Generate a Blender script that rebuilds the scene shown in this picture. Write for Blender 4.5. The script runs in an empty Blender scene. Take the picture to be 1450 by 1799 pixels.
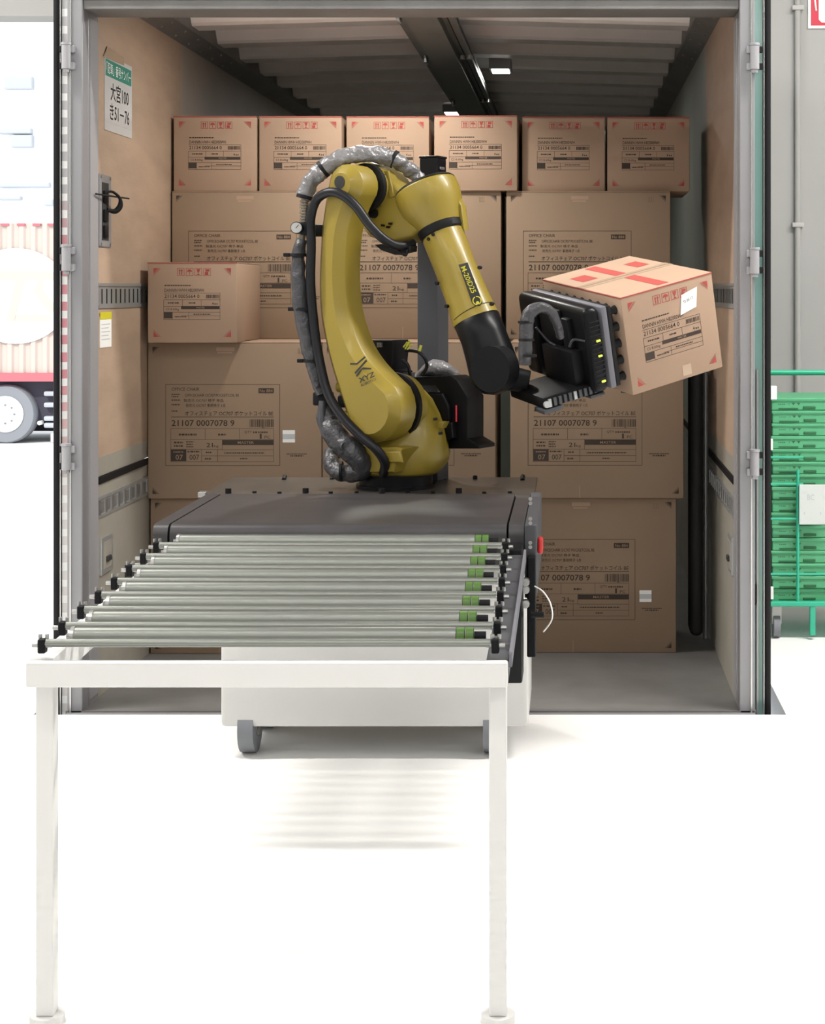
import bpy, bmesh, math, random
from mathutils import Vector, Matrix, noise
random.seed(7)
S = bpy.context.scene
COL = S.collection
R = math.radians

# ------------------------------------------------------------------ camera
FPX, VX, VY, CAMZ = 2856.0, 1005.0, 507.0, 1.51      # focal length (px), vanishing point (px), eye height (m)
cam_d = bpy.data.cameras.new('camera'); cam = bpy.data.objects.new('camera', cam_d); COL.objects.link(cam)
cam.location = (0, 0, CAMZ); cam.rotation_euler = (R(90), 0, 0)
cam_d.sensor_fit = 'HORIZONTAL'; cam_d.sensor_width = 36.0; cam_d.lens = FPX / 1450.0 * 36.0
cam_d.shift_x = -(VX - 725.0) / 1450.0
cam_d.shift_y = -(899.5 - VY) / 1450.0
cam_d.clip_end = 400
S.camera = cam

# ------------------------------------------------------------------ world, sun, lamps, exposure
SKY_STRENGTH, SUN_STRENGTH, FILL_POWER, LED_STRENGTH = 2.6, 3.6, 78.0, 10.0
w = bpy.data.worlds.new('sky'); S.world = w; w.use_nodes = True
bg = w.node_tree.nodes['Background']; bg.inputs['Color'].default_value = (0.90, 0.95, 1.0, 1); bg.inputs['Strength'].default_value = SKY_STRENGTH
sun_d = bpy.data.lights.new('sun', 'SUN'); sun_d.energy = SUN_STRENGTH; sun_d.angle = R(2); sun_d.color = (1, .96, .9)
sun = bpy.data.objects.new('sun', sun_d); COL.objects.link(sun); sun.rotation_euler = (R(48), 0, R(-25))
vs = S.view_settings
vs.view_transform = 'Standard'; vs.look = 'None'; vs.gamma = 1.0; vs.exposure = -0.31; vs.use_curve_mapping = False

# ------------------------------------------------------------------ helpers
def P(px, py, d):
    """point at distance d in front of the eye that the photograph shows at px, py"""
    return Vector(((px - VX) * d / FPX, d, CAMZ + (VY - py) * d / FPX))

FO = {}                                              # frame origin of every object that has children
def tag(o, label=None, cat=None, group=None, kind=None):
    if label: o['label'] = label
    if cat: o['category'] = cat
    if group: o['group'] = group
    if kind: o['kind'] = kind
    return o
def thing(name, label, cat, loc=(0, 0, 0), group=None, local=False):
    o = bpy.data.objects.new(name, None); COL.objects.link(o); o.location = loc; o.empty_display_size = .05
    FO[o] = Vector((0, 0, 0)) if local else Vector(loc)
    return tag(o, label, cat, group)

class MB:
    def __init__(s): s.v = []; s.f = []; s.m = []
    def add(s, vs_, fs_, mi=0):
        b = len(s.v); s.v += [Vector(p) for p in vs_]; s.f += [tuple(i + b for i in f) for f in fs_]; s.m += [mi] * len(fs_); return s
    def box(s, lo, hi, mi=0, M=None):
        x0, y0, z0 = lo; x1, y1, z1 = hi
        v = [Vector(p) for p in ((x0,y0,z0),(x1,y0,z0),(x1,y1,z0),(x0,y1,z0),(x0,y0,z1),(x1,y0,z1),(x1,y1,z1),(x0,y1,z1))]
        if M is not None: v = [M @ p for p in v]
        return s.add(v, [(0,3,2,1),(4,5,6,7),(0,1,5,4),(1,2,6,5),(2,3,7,6),(3,0,4,7)], mi)
    def bbox(s, lo, hi, bev=.006, mi=0, M=None, seg=2):
        bm = bmesh.new()
        c = [(a + b) / 2 for a, b in zip(lo, hi)]; sz = [b - a for a, b in zip(lo, hi)]
        bmesh.ops.create_cube(bm, size=1, matrix=Matrix.Translation(c) @ Matrix.Diagonal((*sz, 1)))
        bmesh.ops.bevel(bm, geom=bm.edges[:], offset=min(bev, min(sz) * .45), segments=seg, affect='EDGES', profile=.5)
        if M is not None: bmesh.ops.transform(bm, matrix=M, verts=bm.verts[:])
        bm.verts.index_update()
        s.add([v.co.copy() for v in bm.verts], [tuple(v.index for v in f.verts) for f in bm.faces], mi); bm.free(); return s
    def rings(s, rings, cap0=True, cap1=True, mi=0, closed=False):
        n = len(rings[0]); b = len(s.v)
        for r in rings: s.v += [Vector(p) for p in r]
        k = len(rings)
        for i in range(k if closed else k - 1):
            j = (i + 1) % k
            for q in range(n):
                s.f.append((b + i*n + q, b + i*n + (q+1) % n, b + j*n + (q+1) % n, b + j*n + q)); s.m.append(mi)
        if cap0 and not closed: s.f.append(tuple(b + q for q in reversed(range(n)))); s.m.append(mi)
        if cap1 and not closed: s.f.append(tuple(b + (k-1)*n + q for q in range(n))); s.m.append(mi)
        return s
    def cyl(s, a, b, r, r2=None, n=20, mi=0, cap=True):
        a = Vector(a); b = Vector(b); r2 = r if r2 is None else r2
        t = (b - a).normalized(); x = t.orthogonal().normalized(); y = t.cross(x)
        ring = lambda c, q: [c + (x*math.cos(2*math.pi*i/n) + y*math.sin(2*math.pi*i/n))*q for i in range(n)]
        return s.rings([ring(a, r), ring(b, r2)], cap, cap, mi)
    def tube(s, pts, rad, n=12, mi=0, sub=6, wrinkle=0, seed=0, freq=60, caps=True, raw=False):
        """round tube along a smooth path; rad is a number or one per point"""
        rr = rad if isinstance(rad, (list, tuple)) else [rad]*len(pts)
        path = list(zip([Vector(p) for p in pts], rr))
        if not raw: path = smooth(path, sub)
        rings = []; x = None
        for i, (p, r) in enumerate(path):
            t = (path[min(i+1, len(path)-1)][0] - path[max(i-1, 0)][0]).normalized()
            x = (t.orthogonal() if x is None else x - t*x.dot(t)).normalized(); y = t.cross(x)
            ring = []
            for q in range(n):
                a = 2*math.pi*q/n; dvec = x*math.cos(a) + y*math.sin(a)
                k = 1.0
                if wrinkle:
                    pp = p + dvec*r + Vector((seed*3.1, 0, 0))
                    k += wrinkle*noise.noise(pp*freq) + wrinkle*.9*noise.noise(Vector((i*.42 + .8*math.cos(a + seed), seed*2.3, .6*math.sin(a))))
                ring.append(p + dvec*r*k)
            rings.append(ring)
        return s.rings(rings, caps, caps, mi)
    def prism(s, pts, vec, mi=0, bev=0):
        """flat polygon pts pushed along vec, rim edges rounded by bev"""
        pts = [Vector(p) for p in pts]; vec = Vector(vec)
        if not bev:
            n = len(pts)
            nrm = Vector((0, 0, 0))
            for i in range(n): nrm += pts[i].cross(pts[(i+1) % n])
            if nrm.dot(vec) > 0: pts = pts[::-1]
            v = pts + [p + vec for p in pts]
            f = [tuple(range(n)), tuple(range(2*n-1, n-1, -1))] + [(i, i+n, (i+1) % n + n, (i+1) % n) for i in range(n)]
            return s.add(v, f, mi)
        bm = bmesh.new(); a = [bm.verts.new(p) for p in pts]; b = [bm.verts.new(p + vec) for p in pts]; n = len(pts)
        f0 = bm.faces.new(a); f1 = bm.faces.new(b[::-1])
        for i in range(n): bm.faces.new((a[i], b[i], b[(i+1) % n], a[(i+1) % n]))
        bmesh.ops.recalc_face_normals(bm, faces=bm.faces[:])
        bmesh.ops.bevel(bm, geom=list(f0.edges) + list(f1.edges), offset=bev, segments=3, affect='EDGES', profile=.5)
        bm.verts.index_update()
        s.add([v.co.copy() for v in bm.verts], [tuple(v.index for v in f.verts) for f in bm.faces], mi); bm.free(); return s
    def quad2(s, x0, z0, x1, z1, y=0, mi=0):          # upright rectangle in the local x/z plane facing -y
        return s.add([(x0,y,z0),(x1,y,z0),(x1,y,z1),(x0,y,z1)], [(0,1,2,3)], mi)
    def frame2(s, x0, z0, x1, z1, t, y=0, mi=0):
        s.quad2(x0, z0, x1, z0+t, y, mi); s.quad2(x0, z1-t, x1, z1, y, mi); s.quad2(x0, z0+t, x0+t, z1-t, y, mi); return s.quad2(x1-t, z0+t, x1, z1-t, y, mi)
    def text2(s, txt, x0, z0, x1, z1, y=0, mi=0, M=None, bold=0.0):
        vv, ff = text_mesh(txt, bold)
        v = [Vector((x0 + p[0]*(x1-x0), y, z0 + p[1]*(z1-z0))) for p in vv]
        if M is not None: v = [M @ p for p in v]
        return s.add(v, ff, mi)
    def xf(s, M): s.v = [M @ p for p in s.v]; return s
    def mesh(s, name, mats, origin, smooth=None):
        me = bpy.data.meshes.new(name)
        me.from_pydata([p - origin for p in s.v], [], s.f)
        for m in (mats if isinstance(mats, (list, tuple)) else [mats]): me.materials.append(M_[m])
        me.polygons.foreach_set('material_index', s.m)
        if smooth:
            me.polygons.foreach_set('use_smooth', [True]*len(me.polygons)); me.set_sharp_from_angle(angle=R(smooth))
        me.update(); return me
    def build(s, name, mats, parent=None, smooth=None, label=None, cat=None, group=None, kind=None, base=False):
        lo = [min(p[i] for p in s.v) for i in range(3)]; hi = [max(p[i] for p in s.v) for i in range(3)]
        c = Vector([(a+b)/2 for a, b in zip(lo, hi)])
        if base: c.z = lo[2]
        o = bpy.data.objects.new(name, s.mesh(name, mats, c, smooth)); COL.objects.link(o)
        o.location = c - (FO[parent] if parent else Vector((0, 0, 0))); FO[o] = c
        if parent: o.parent = parent
        return tag(o, label, cat, group, kind)

def smooth(path, sub):
    out = []
    g = lambda i: path[max(0, min(len(path)-1, i))]
    for i in range(len(path)-1):
        p0, p1, p2, p3 = g(i-1), g(i), g(i+1), g(i+2)
        for k in range(sub):
            t = k/sub; t2 = t*t; t3 = t2*t
            c = (-.5*t3+t2-.5*t, 1.5*t3-2.5*t2+1, -1.5*t3+2*t2+.5*t, .5*t3-.5*t2)
            out.append((p0[0]*c[0]+p1[0]*c[1]+p2[0]*c[2]+p3[0]*c[3], p0[1]*c[0]+p1[1]*c[1]+p2[1]*c[2]+p3[1]*c[3]))
    out.append(path[-1]); return out

_tc = {}
def text_mesh(txt, bold=0.0):
    """outline lettering as flat faces, scaled to the unit square"""
    if (txt, bold) in _tc: return _tc[(txt, bold)]
    cu = bpy.data.curves.new('t', 'FONT'); cu.body = txt; cu.resolution_u = 2; cu.offset = bold; cu.fill_mode = 'FRONT'
    o = bpy.data.objects.new('t', cu); COL.objects.link(o)
    dg = bpy.context.evaluated_depsgraph_get(); me = bpy.data.meshes.new_from_object(o.evaluated_get(dg))
    v = [p.co.copy() for p in me.vertices]; f = [tuple(p.vertices) for p in me.polygons]
    f = [q if (v[q[1]]-v[q[0]]).cross(v[q[2]]-v[q[0]]).z > 0 else q[::-1] for q in f]
    x0 = min(p.x for p in v); x1 = max(p.x for p in v); y0 = min(p.y for p in v); y1 = max(p.y for p in v)
    vv = [((p.x-x0)/(x1-x0), (p.y-y0)/(y1-y0)) for p in v]
    bpy.data.objects.remove(o); bpy.data.curves.remove(cu); bpy.data.meshes.remove(me)
    _tc[(txt, bold)] = (vv, f); return _tc[(txt, bold)]

def copy_tree(o, parent=None):
    c = o.copy(); COL.objects.link(c); c.parent = parent
    for k in o.keys():
        if k not in ('label', 'category', 'group', 'kind'): pass
    for ch in o.children: copy_tree(ch, c)
    FO[c] = FO.get(o, Vector((0, 0, 0))); return c

# ------------------------------------------------------------------ materials
M_ = {}
def mat(name, col, rough=.5, metal=0.0, spec=.5, noise_amt=0.0, nscale=8.0, col2=None, bump=0.0, bscale=60.0, emit=0.0, stretch=(1,1,1), trans=0.0, coat=0.0):
    m = bpy.data.materials.new(name); m.use_nodes = True; nt = m.node_tree; b = nt.nodes['Principled BSDF']
    c = (*col, 1)
    b.inputs['Base Color'].default_value = c; b.inputs['Roughness'].default_value = rough; b.inputs['Metallic'].default_value = metal
    b.inputs['Specular IOR Level'].default_value = spec
    if coat: b.inputs['Coat Weight'].default_value = coat; b.inputs['Coat Roughness'].default_value = .15
    if trans: b.inputs['Transmission Weight'].default_value = trans
    if emit: b.inputs['Emission Color'].default_value = c; b.inputs['Emission Strength'].default_value = emit
    if noise_amt or bump:
        tc = nt.nodes.new('ShaderNodeTexCoord'); mp = nt.nodes.new('ShaderNodeMapping'); mp.inputs['Scale'].default_value = stretch
        nt.links.new(tc.outputs['Object'], mp.inputs['Vector'])
    if noise_amt:
        nz = nt.nodes.new('ShaderNodeTexNoise'); nz.inputs['Scale'].default_value = nscale; nz.inputs['Detail'].default_value = 5; nz.inputs['Roughness'].default_value = .6
        nt.links.new(mp.outputs['Vector'], nz.inputs['Vector'])
        rp = nt.nodes.new('ShaderNodeValToRGB'); d = col2 or tuple(x*(1-noise_amt) for x in col)
        rp.color_ramp.elements[0].position = .32; rp.color_ramp.elements[0].color = (*d, 1)
        rp.color_ramp.elements[1].position = .68; rp.color_ramp.elements[1].color = c
        nt.links.new(nz.outputs['Fac'], rp.inputs['Fac']); nt.links.new(rp.outputs['Color'], b.inputs['Base Color'])
    if bump:
        nb = nt.nodes.new('ShaderNodeTexNoise'); nb.inputs['Scale'].default_value = bscale; nb.inputs['Detail'].default_value = 3
        nt.links.new(mp.outputs['Vector'], nb.inputs['Vector'])
        bp = nt.nodes.new('ShaderNodeBump'); bp.inputs['Strength'].default_value = bump; bp.inputs['Distance'].default_value = .01
        nt.links.new(nb.outputs['Fac'], bp.inputs['Height']); nt.links.new(bp.outputs['Normal'], b.inputs['Normal'])
    M_[name] = m; return m

mat('floor_white', (.90,.90,.89), .55, noise_amt=.05, nscale=1.5)
mat('yard_concrete', (.80,.80,.79), .8, noise_amt=.1, nscale=.6)
mat('wall_paint', (.36,.36,.352), .6, noise_amt=.05, nscale=1.2)
mat('wall_plain', (.45,.45,.44), .7, noise_amt=.04, nscale=.8)
mat('ceiling_dark', (.30,.30,.31), .7, noise_amt=.1, nscale=1.0)
mat('steel_frame', (.27,.27,.285), .42, .25, noise_amt=.08, nscale=3)
mat('steel_bright', (.62,.62,.61), .22, .9, noise_amt=.12, nscale=6, stretch=(1,1,.2))
mat('hinge_paint', (.34,.34,.36), .4, .2)
mat('roof_steel', (.88,.83,.80), .34, .3)
mat('rail_steel', (.22,.215,.21), .5, .4, noise_amt=.25, nscale=4)
mat('beam_steel', (.10,.11,.11), .45, .3, noise_amt=.3, nscale=5)
mat('plywood', (.42,.305,.22), .62, noise_amt=.2, nscale=3.5, col2=(.35,.25,.18), stretch=(1,.7,2.6), bump=.05, bscale=40)
mat('liner_brown', (.36,.30,.25), .5, noise_amt=.12, nscale=3)
mat('grey_liner', (.30,.32,.29), .5, noise_amt=.15, nscale=3)
mat('scuff_plate', (.36,.34,.29), .5, .2, noise_amt=.15, nscale=4)
mat('track_zinc', (.42,.43,.43), .4, .6, noise_amt=.15, nscale=10)
mat('hole_dark', (.02,.02,.02), .8)
mat('rubber', (.008,.008,.009), .55, spec=.22)
mat('black_plastic', (.005,.005,.006), .5, spec=.16, noise_amt=.2, nscale=10)
mat('black_satin', (.006,.006,.007), .34, spec=.16)
mat('black_sheet', (.034,.032,.034), .42, noise_amt=.3, nscale=6, stretch=(1,6,1))
mat('black_fabric', (.012,.012,.013), .7, bump=.3, bscale=30)
mat('anthracite', (.052,.054,.062), .5, .2)
mat('grey_strip', (.13,.13,.15), .45)
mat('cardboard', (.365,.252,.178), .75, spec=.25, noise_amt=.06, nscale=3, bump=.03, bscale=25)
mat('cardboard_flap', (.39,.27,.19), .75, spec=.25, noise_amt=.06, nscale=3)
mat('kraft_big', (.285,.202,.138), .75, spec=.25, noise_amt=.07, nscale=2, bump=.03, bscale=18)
mat('ink', (.060,.047,.040), .8, spec=.1)
mat('ink_faint', (.20,.14,.10), .8, spec=.1)
mat('ink_red', (.37,.078,.068), .75, spec=.1)
mat('clear_tape', (.43,.315,.225), .18, spec=.6)
mat('paper', (.80,.80,.78), .6)
mat('paper_dull', (.50,.50,.50), .35)
mat('paper_grey', (.45,.48,.5), .7)
mat('sign_green', (.03,.22,.16), .5)
mat('text_black', (.015,.015,.015), .6)
mat('text_white', (.8,.8,.8), .6)
mat('sign_red', (.55,.02,.05), .45)
mat('robot_yellow', (.265,.195,.026), .38, spec=.4, noise_amt=.06, nscale=4, coat=.15)
mat('robot_yellow_dark', (.33,.24,.02), .5)
mat('sleeve_silver', (.24,.235,.24), .36, .3, noise_amt=.3, nscale=26, bump=1.0, bscale=38)
mat('sleeve_grey', (.055,.055,.06), .42, .1, noise_amt=.35, nscale=18, bump=1.0, bscale=32)
mat('hose_black', (.008,.008,.011), .38, spec=.3)
mat('spring_steel', (.22,.19,.15), .4, .6)
mat('gauge_white', (.45,.45,.44), .4)
mat('brass', (.45,.35,.2), .35, .8)
mat('tube_lime', (.45,.45,.04), .4)
mat('led_lime', (.75,.95,.05), .4, emit=2.5)
mat('roller_zinc', (.23,.24,.22), .40, .85)
mat('roller_sleeve', (.06,.135,.022), .35)
mat('cart_grey', (.62,.62,.61), .5)
mat('plate_steel', (.13,.12,.108), .32, .55, noise_amt=.25, nscale=5)
mat('bolt_zinc', (.34,.34,.33), .3, .8)
mat('estop_red', (.5,.02,.02), .4)
mat('crate_green', (.085,.38,.185), .45, noise_amt=.08, nscale=5)
mat('crate_dark', (.015,.12,.045), .6)
mat('crate_light', (.03,.55,.20), .4)
mat('cage_teal', (.03,.42,.26), .4)
mat('mesh_teal', (.30,.52,.45), .5, noise_amt=.6, nscale=60)
mat('label_plastic', (.58,.62,.60), .5)
mat('container_salmon', (.49,.395,.35), .6)
mat('container_red', (.40,.11,.13), .6)
mat('logo_white', (.85,.85,.83), .6)
mat('chassis_dark', (.035,.032,.05), .7)
mat('tyre', (.20,.21,.23), .8)
mat('hub_white', (.8,.8,.8), .5)
mat('far_building', (.75,.77,.79), .8)
mat('far_window', (.36,.38,.41), .6)
mat('glass_teal', (.16,.30,.27), .12, spec=.7)
mat('tag_yellow', (.55,.50,.02), .5)
mat('fill_lamp_white', (.8,.8,.8), .5)
mat('led_panel', (1.0,.98,.92), .4, emit=LED_STRENGTH)
mat('fill_lamp_panel', (1.0,.98,.95), .4, emit=6.0)
def reflection_mat():
    """reflection of the container painted as red and white bars, the red ones on the middle length"""
    m = bpy.data.materials.new('container_reflection'); m.use_nodes = True; nt = m.node_tree; b = nt.nodes['Principled BSDF']; b.inputs['Roughness'].default_value = .5
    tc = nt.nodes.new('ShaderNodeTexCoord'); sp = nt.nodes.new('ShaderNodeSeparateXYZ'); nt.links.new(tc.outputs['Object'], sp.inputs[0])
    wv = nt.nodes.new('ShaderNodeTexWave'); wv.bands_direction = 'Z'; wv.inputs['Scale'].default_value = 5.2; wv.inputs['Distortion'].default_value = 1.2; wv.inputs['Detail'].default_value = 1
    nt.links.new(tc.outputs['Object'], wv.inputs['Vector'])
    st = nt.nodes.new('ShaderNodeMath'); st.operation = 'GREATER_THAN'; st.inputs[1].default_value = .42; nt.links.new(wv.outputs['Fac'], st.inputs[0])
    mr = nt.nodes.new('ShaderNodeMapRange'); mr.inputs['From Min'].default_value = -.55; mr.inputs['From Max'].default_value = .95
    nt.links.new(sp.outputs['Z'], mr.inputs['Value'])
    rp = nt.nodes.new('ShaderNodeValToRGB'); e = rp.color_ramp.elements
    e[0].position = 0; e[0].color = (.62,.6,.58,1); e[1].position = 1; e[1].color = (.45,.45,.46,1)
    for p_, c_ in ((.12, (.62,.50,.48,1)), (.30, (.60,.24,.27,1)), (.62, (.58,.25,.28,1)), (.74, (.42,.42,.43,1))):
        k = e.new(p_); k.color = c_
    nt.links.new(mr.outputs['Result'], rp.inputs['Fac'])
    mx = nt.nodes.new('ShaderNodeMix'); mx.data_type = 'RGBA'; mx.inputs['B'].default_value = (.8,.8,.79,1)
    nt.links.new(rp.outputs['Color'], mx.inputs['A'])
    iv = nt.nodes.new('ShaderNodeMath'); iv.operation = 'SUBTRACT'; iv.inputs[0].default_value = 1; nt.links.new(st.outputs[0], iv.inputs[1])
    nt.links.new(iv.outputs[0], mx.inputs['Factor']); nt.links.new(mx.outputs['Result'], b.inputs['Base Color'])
    M_['container_reflection'] = m
reflection_mat()

# ------------------------------------------------------------------ the building
EDGE = 8.39                                            # dock edge / rear building wall
XL, XR = -1.75, .60                                    # inner faces of the truck walls
m = MB(); m.box((-6.5,-13,-.25), (XL-.16,EDGE,0)); m.box((XL-.16,-13,-.25), (XR+.16,5.76,0)); m.box((XR+.16,-13,-.25), (5,EDGE+.15,0))
m.build('floor', 'floor_white', kind='structure')
m = MB(); m.box((-60,EDGE-.0,-1.5), (60,160,-1.26)); m.build('ground', 'yard_concrete', kind='structure')
m = MB(); m.box((-6.5,EDGE-.02,-1.26), (XL-.16,EDGE+.06,-.02)); m.build('trim_1', 'rubber', kind='structure')
m = MB(); m.box((.80,EDGE+.02,0), (5,EDGE+.22,5)); m.box((-6.5,EDGE+.02,2.92), (.80,EDGE+.22,5)); m.box((-6.5,EDGE+.02,0), (-4.6,EDGE+.22,2.92))
m.build('wall_back', 'wall_paint', kind='structure')
m = MB(); m.box((5,-13,0), (5.2,EDGE+.2,5)); m.build('wall_right', 'wall_plain', kind='structure')
m = MB(); m.box((-6.7,-13,0), (-6.5,EDGE+.2,5)); m.build('wall_left', 'wall_plain', kind='structure')
m = MB(); m.box((-6.7,-13.2,0), (5.2,-13,5)); m.build('wall_front', 'wall_plain', kind='structure')
m = MB(); m.box((-6.7,-13.2,5), (5.2,EDGE+.22,5.15)); m.build('ceiling', 'ceiling_dark', kind='structure')
# unseen lamps added to whiten the floor and light the truck
n_ = 0
for yy, pw in ((-10.5, .5), (-7.5, .5), (-4.5, .5), (-1.5, .5), (1.4, .5), (5.1, 2.4)):
    for xx in ((-4.4, -2.1, .2, 2.5) if yy < 5 else (-4.6, -3.0, 1.8, 3.4)):
        t = thing('fill_lamp', 'unseen white strip lamp added under the hall ceiling as fill light', 'lamp', (xx, yy, 4.6), group='unseen fill lamps added under the hall ceiling')
        MB().bbox((xx-.62,yy-.12,4.6), (xx+.62,yy+.12,4.68), .01).build('fill_lamp_housing', 'fill_lamp_white', t)
        MB().box((xx-.6,yy-.1,4.585), (xx+.6,yy+.1,4.6)).build('fill_lamp_diffuser', 'fill_lamp_panel', t)
        for s in (-.4, .4): MB().cyl((xx+s,yy,4.68), (xx+s,yy,5.0), .008, n=6).build('fill_lamp_hanger', 'steel_bright', t)
        ld = bpy.data.lights.new('fill_light', 'AREA'); ld.shape = 'RECTANGLE'; ld.size = 1.2; ld.size_y = .2; ld.energy = FILL_POWER*pw; ld.color = (1, .965, .92)
        lo = bpy.data.objects.new('fill_light', ld); COL.objects.link(lo); lo.parent = t; lo.location = (0, 0, -.02)
# conduit and sign on the wall beside the truck
wy = EDGE + .02
t = thing('wall_conduit', 'thin grey conduit pipe running down the wall beside the truck', 'pipe', P(1402, 640, wy-.02))
px_ = P(1402, 0, wy-.02)
MB().cyl((px_.x, wy-.018, 0.02), (px_.x, wy-.018, 4.9), .016, n=14).build('pipe', 'wall_paint', t, 40)
for yy in (14, 395):
    q = P(1402, yy, wy-.02); MB().bbox((q.x-.03,wy-.04,q.z-.012), (q.x+.03,wy,q.z+.012), .004).build('clip', 'wall_plain', t, 40)
a = P(1420, 50, wy-.01); x0, z0 = a.x, a.z
t = thing('extinguisher_sign', 'red fire extinguisher sign with white border on the grey wall', 'sign', (x0+.11, wy-.006, z0))
MB().bbox((x0,wy-.012,z0), (x0+.22,wy,z0+.30), .003).build('plate', 'paper', t)
f = MB(); f.box((x0+.015,wy-.014,z0+.015), (x0+.205,wy-.0125,z0+.285)); f.build('red_field', 'sign_red', t)
f = MB(); f.prism([(x0+.045+dx, wy-.0145, z0+dz) for dx, dz in ((.025,.03),(.01,.045),(.01,.15),(.03,.185),(.05,.195),(.05,.22),(.08,.22),(.08,.195),(.1,.185),(.12,.15),(.12,.045),(.105,.03))], (0,-.001,0))
f.tube([(x0+.09,wy-.0152,z0+.225),(x0+.05,wy-.0152,z0+.215),(x0+.035,wy-.0152,z0+.17),(x0+.042,wy-.0152,z0+.09)], .005, n=6)
f.build('extinguisher_symbol', 'paper', t)

# ------------------------------------------------------------------ the cargo truck
YO, YP, YE = 6.0, 5.81, 12.2                           # opening, face of the rear posts, front bulkhead
TR = thing('cargo_truck', 'cargo truck body seen from behind with its rear doors folded open', 'truck', ((XL+XR)/2, YO, 0))
XM = (XL + XR) / 2
MB().box((XL-.06,YP,-.16), (XR+.06,YE,0)).build('cargo_floor', 'rail_steel', TR)
MB().box((XL,YE,0), (XR,YE+.05,2.72)).build('bulkhead', 'grey_liner', TR)
YW = 7.27                                              # the plywood lining ends here, grey liner beyond
ROOFZ = 2.645
for sx, X0, tx in ((-1, XL, XL-.05), (1, XR, XR+.05)):
    lo, hi = min(X0, tx), max(X0, tx)
    MB().box((lo,YO,1.531), (hi,YW,2.62)).build('plywood_panel', 'plywood', TR)
    MB().box((lo,YO,.885), (hi,YW,1.436)).build('plywood_panel', 'plywood', TR)
    MB().box((lo,YW,.885), (hi,YE,2.62)).build('liner_panel', 'liner_brown' if sx < 0 else 'grey_liner', TR)
    MB().box((lo,YO,.0), (hi,YE,.66)).build('scuff_panel', 'scuff_plate', TR)
    b = MB(); b.box((lo,YO,.815), (hi,YE,.885)); b.box((lo,YO,.74), (hi,YE,.785)); b.build('guard_rail', 'scuff_plate', TR)
    inn = X0 - sx*.004
    MB().box((min(X0,inn)-.002,YO,.787), (max(X0,inn)+.002,YE,.813)).build('rub_strip', 'rubber', TR)
    # logistic tracks with their slots
    for zt0, zt1, nsl, sp in ((1.436, 1.531, 21, .062), (.66, .74, 16, .085)):
        f = MB(); f.box((lo,YO,zt0), (hi,YW if zt0 > 1 else YE,zt1))
        f.box((min(inn,X0),YO,zt1-.012), (max(inn,X0),YW,zt1)); f.box((min(inn,X0),YO,zt0), (max(inn,X0),YW,zt0+.012))
        tr = f.build('logistic_track', 'track_zinc', TR)
        s0 = None
        for i in range(nsl):
            y = YO + .05 + i*sp
            hw = .0045 if zt0 > 1 else .022
            if s0 is None:
                e = MB(); e.box((X0-.0025,y-hw,zt0+.018), (X0+.0025,y+hw,zt1-.022)); s0 = e.build('slot', 'hole_dark' if zt0 > 1 else 'rail_steel', tr)
                if zt0 < 1:
                    pass
            else:
                c = s0.copy(); COL.objects.link(c); c.location.y += i*sp
            if zt0 < 1 :
                e = MB(); e.box((X0-.006,y-hw-.022,zt0+.012), (X0+.006,y-hw-.008,zt1-.012)); e.build('track_tooth', 'bolt_zinc', tr)
    # cove rail between wall and roof
    f = MB(); c2 = X0 - sx*.085
    f.prism([(X0,YO,2.605), (c2,YO,ROOFZ-.005), (c2,YO,ROOFZ+.13), (tx,YO,ROOFZ+.13), (tx,YO,2.605)], (0,YE-YO,0))
    cv = f.build('roof_side_rail', 'rail_steel', TR)
    for i in range(9):
        for q in (.25, .75):
            y = YO + .12 + i*.24; x = X0 + (c2-X0)*q; z = 2.605 + (ROOFZ-2.61)*q
            MB().cyl((x,y,z+.002), (x - sx*.002,y,z-.005), .006, n=8).build('rivet', 'bolt_zinc', cv)
# corrugated roof, one pressed bay after another, slightly higher at the centre line
PITCH = .519
prof = [(0,.085),(.13,.085),(.19,.012),(.205,0),(.335,0),(.36,.085),(PITCH,.085)]
for i in range(12):
    f = MB(); y0 = YO - .12 + i*PITCH
    for xa, xb, za, zb in ((XL-.02,XM,0,.034), (XM,XR+.02,.034,0)):
        pts = []
        for x, dz in ((xa,za),(xb,zb)):
            pts.append([Vector((x, y0+a, ROOFZ+.012+h+dz)) for a, h in prof] + [Vector((x, y0+a, ROOFZ+.020+h+dz)) for a, h in reversed(prof)])
        f.rings(pts)
    f.build('roof_bay', 'roof_steel', TR)
# hanging centre beam with clamps and bolts
bz = 2.535
f = MB(); f.box((XM-.05,YO-.1,bz), (XM+.055,YE,bz+.012)); cb = f.build('beam_plate', 'beam_steel', TR)
f = MB(); f.box((XM-.115,YO-.1,bz+.035), (XM-.06,YE,bz+.047)); f.box((XM-.062,YO-.1,bz), (XM-.05,YE,ROOFZ+.05)); f.build('beam_flange', 'beam_steel', TR)
f = MB(); f.box((XM+.055,YO-.1,bz), (XM+.065,YE,ROOFZ+.05)); f.box((XM+.065,YO-.1,bz+.035), (XM+.085,YE,bz+.045)); f.box((XM+.092,YO-.1,bz+.03), (XM+.115,YE,bz+.05)); f.box((XM+.065,YO-.1,bz+.06), (XM+.115,YE,bz+.07)); f.build('beam_channel', 'beam_steel', TR)
for y in (6.2, 7.35, 9.05):
    for dx in (.03, .065): MB().cyl((XM+.045+dx,y,bz+.03), (XM+.045+dx,y,bz+.012), .016, n=10).build('bolt', 'bolt_zinc', cb, 40)
    MB().bbox((XM-.098,y+.02,bz-.0), (XM-.082,y+.10,bz+.04), .006).build('clamp', 'bolt_zinc', cb, 40)
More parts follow.
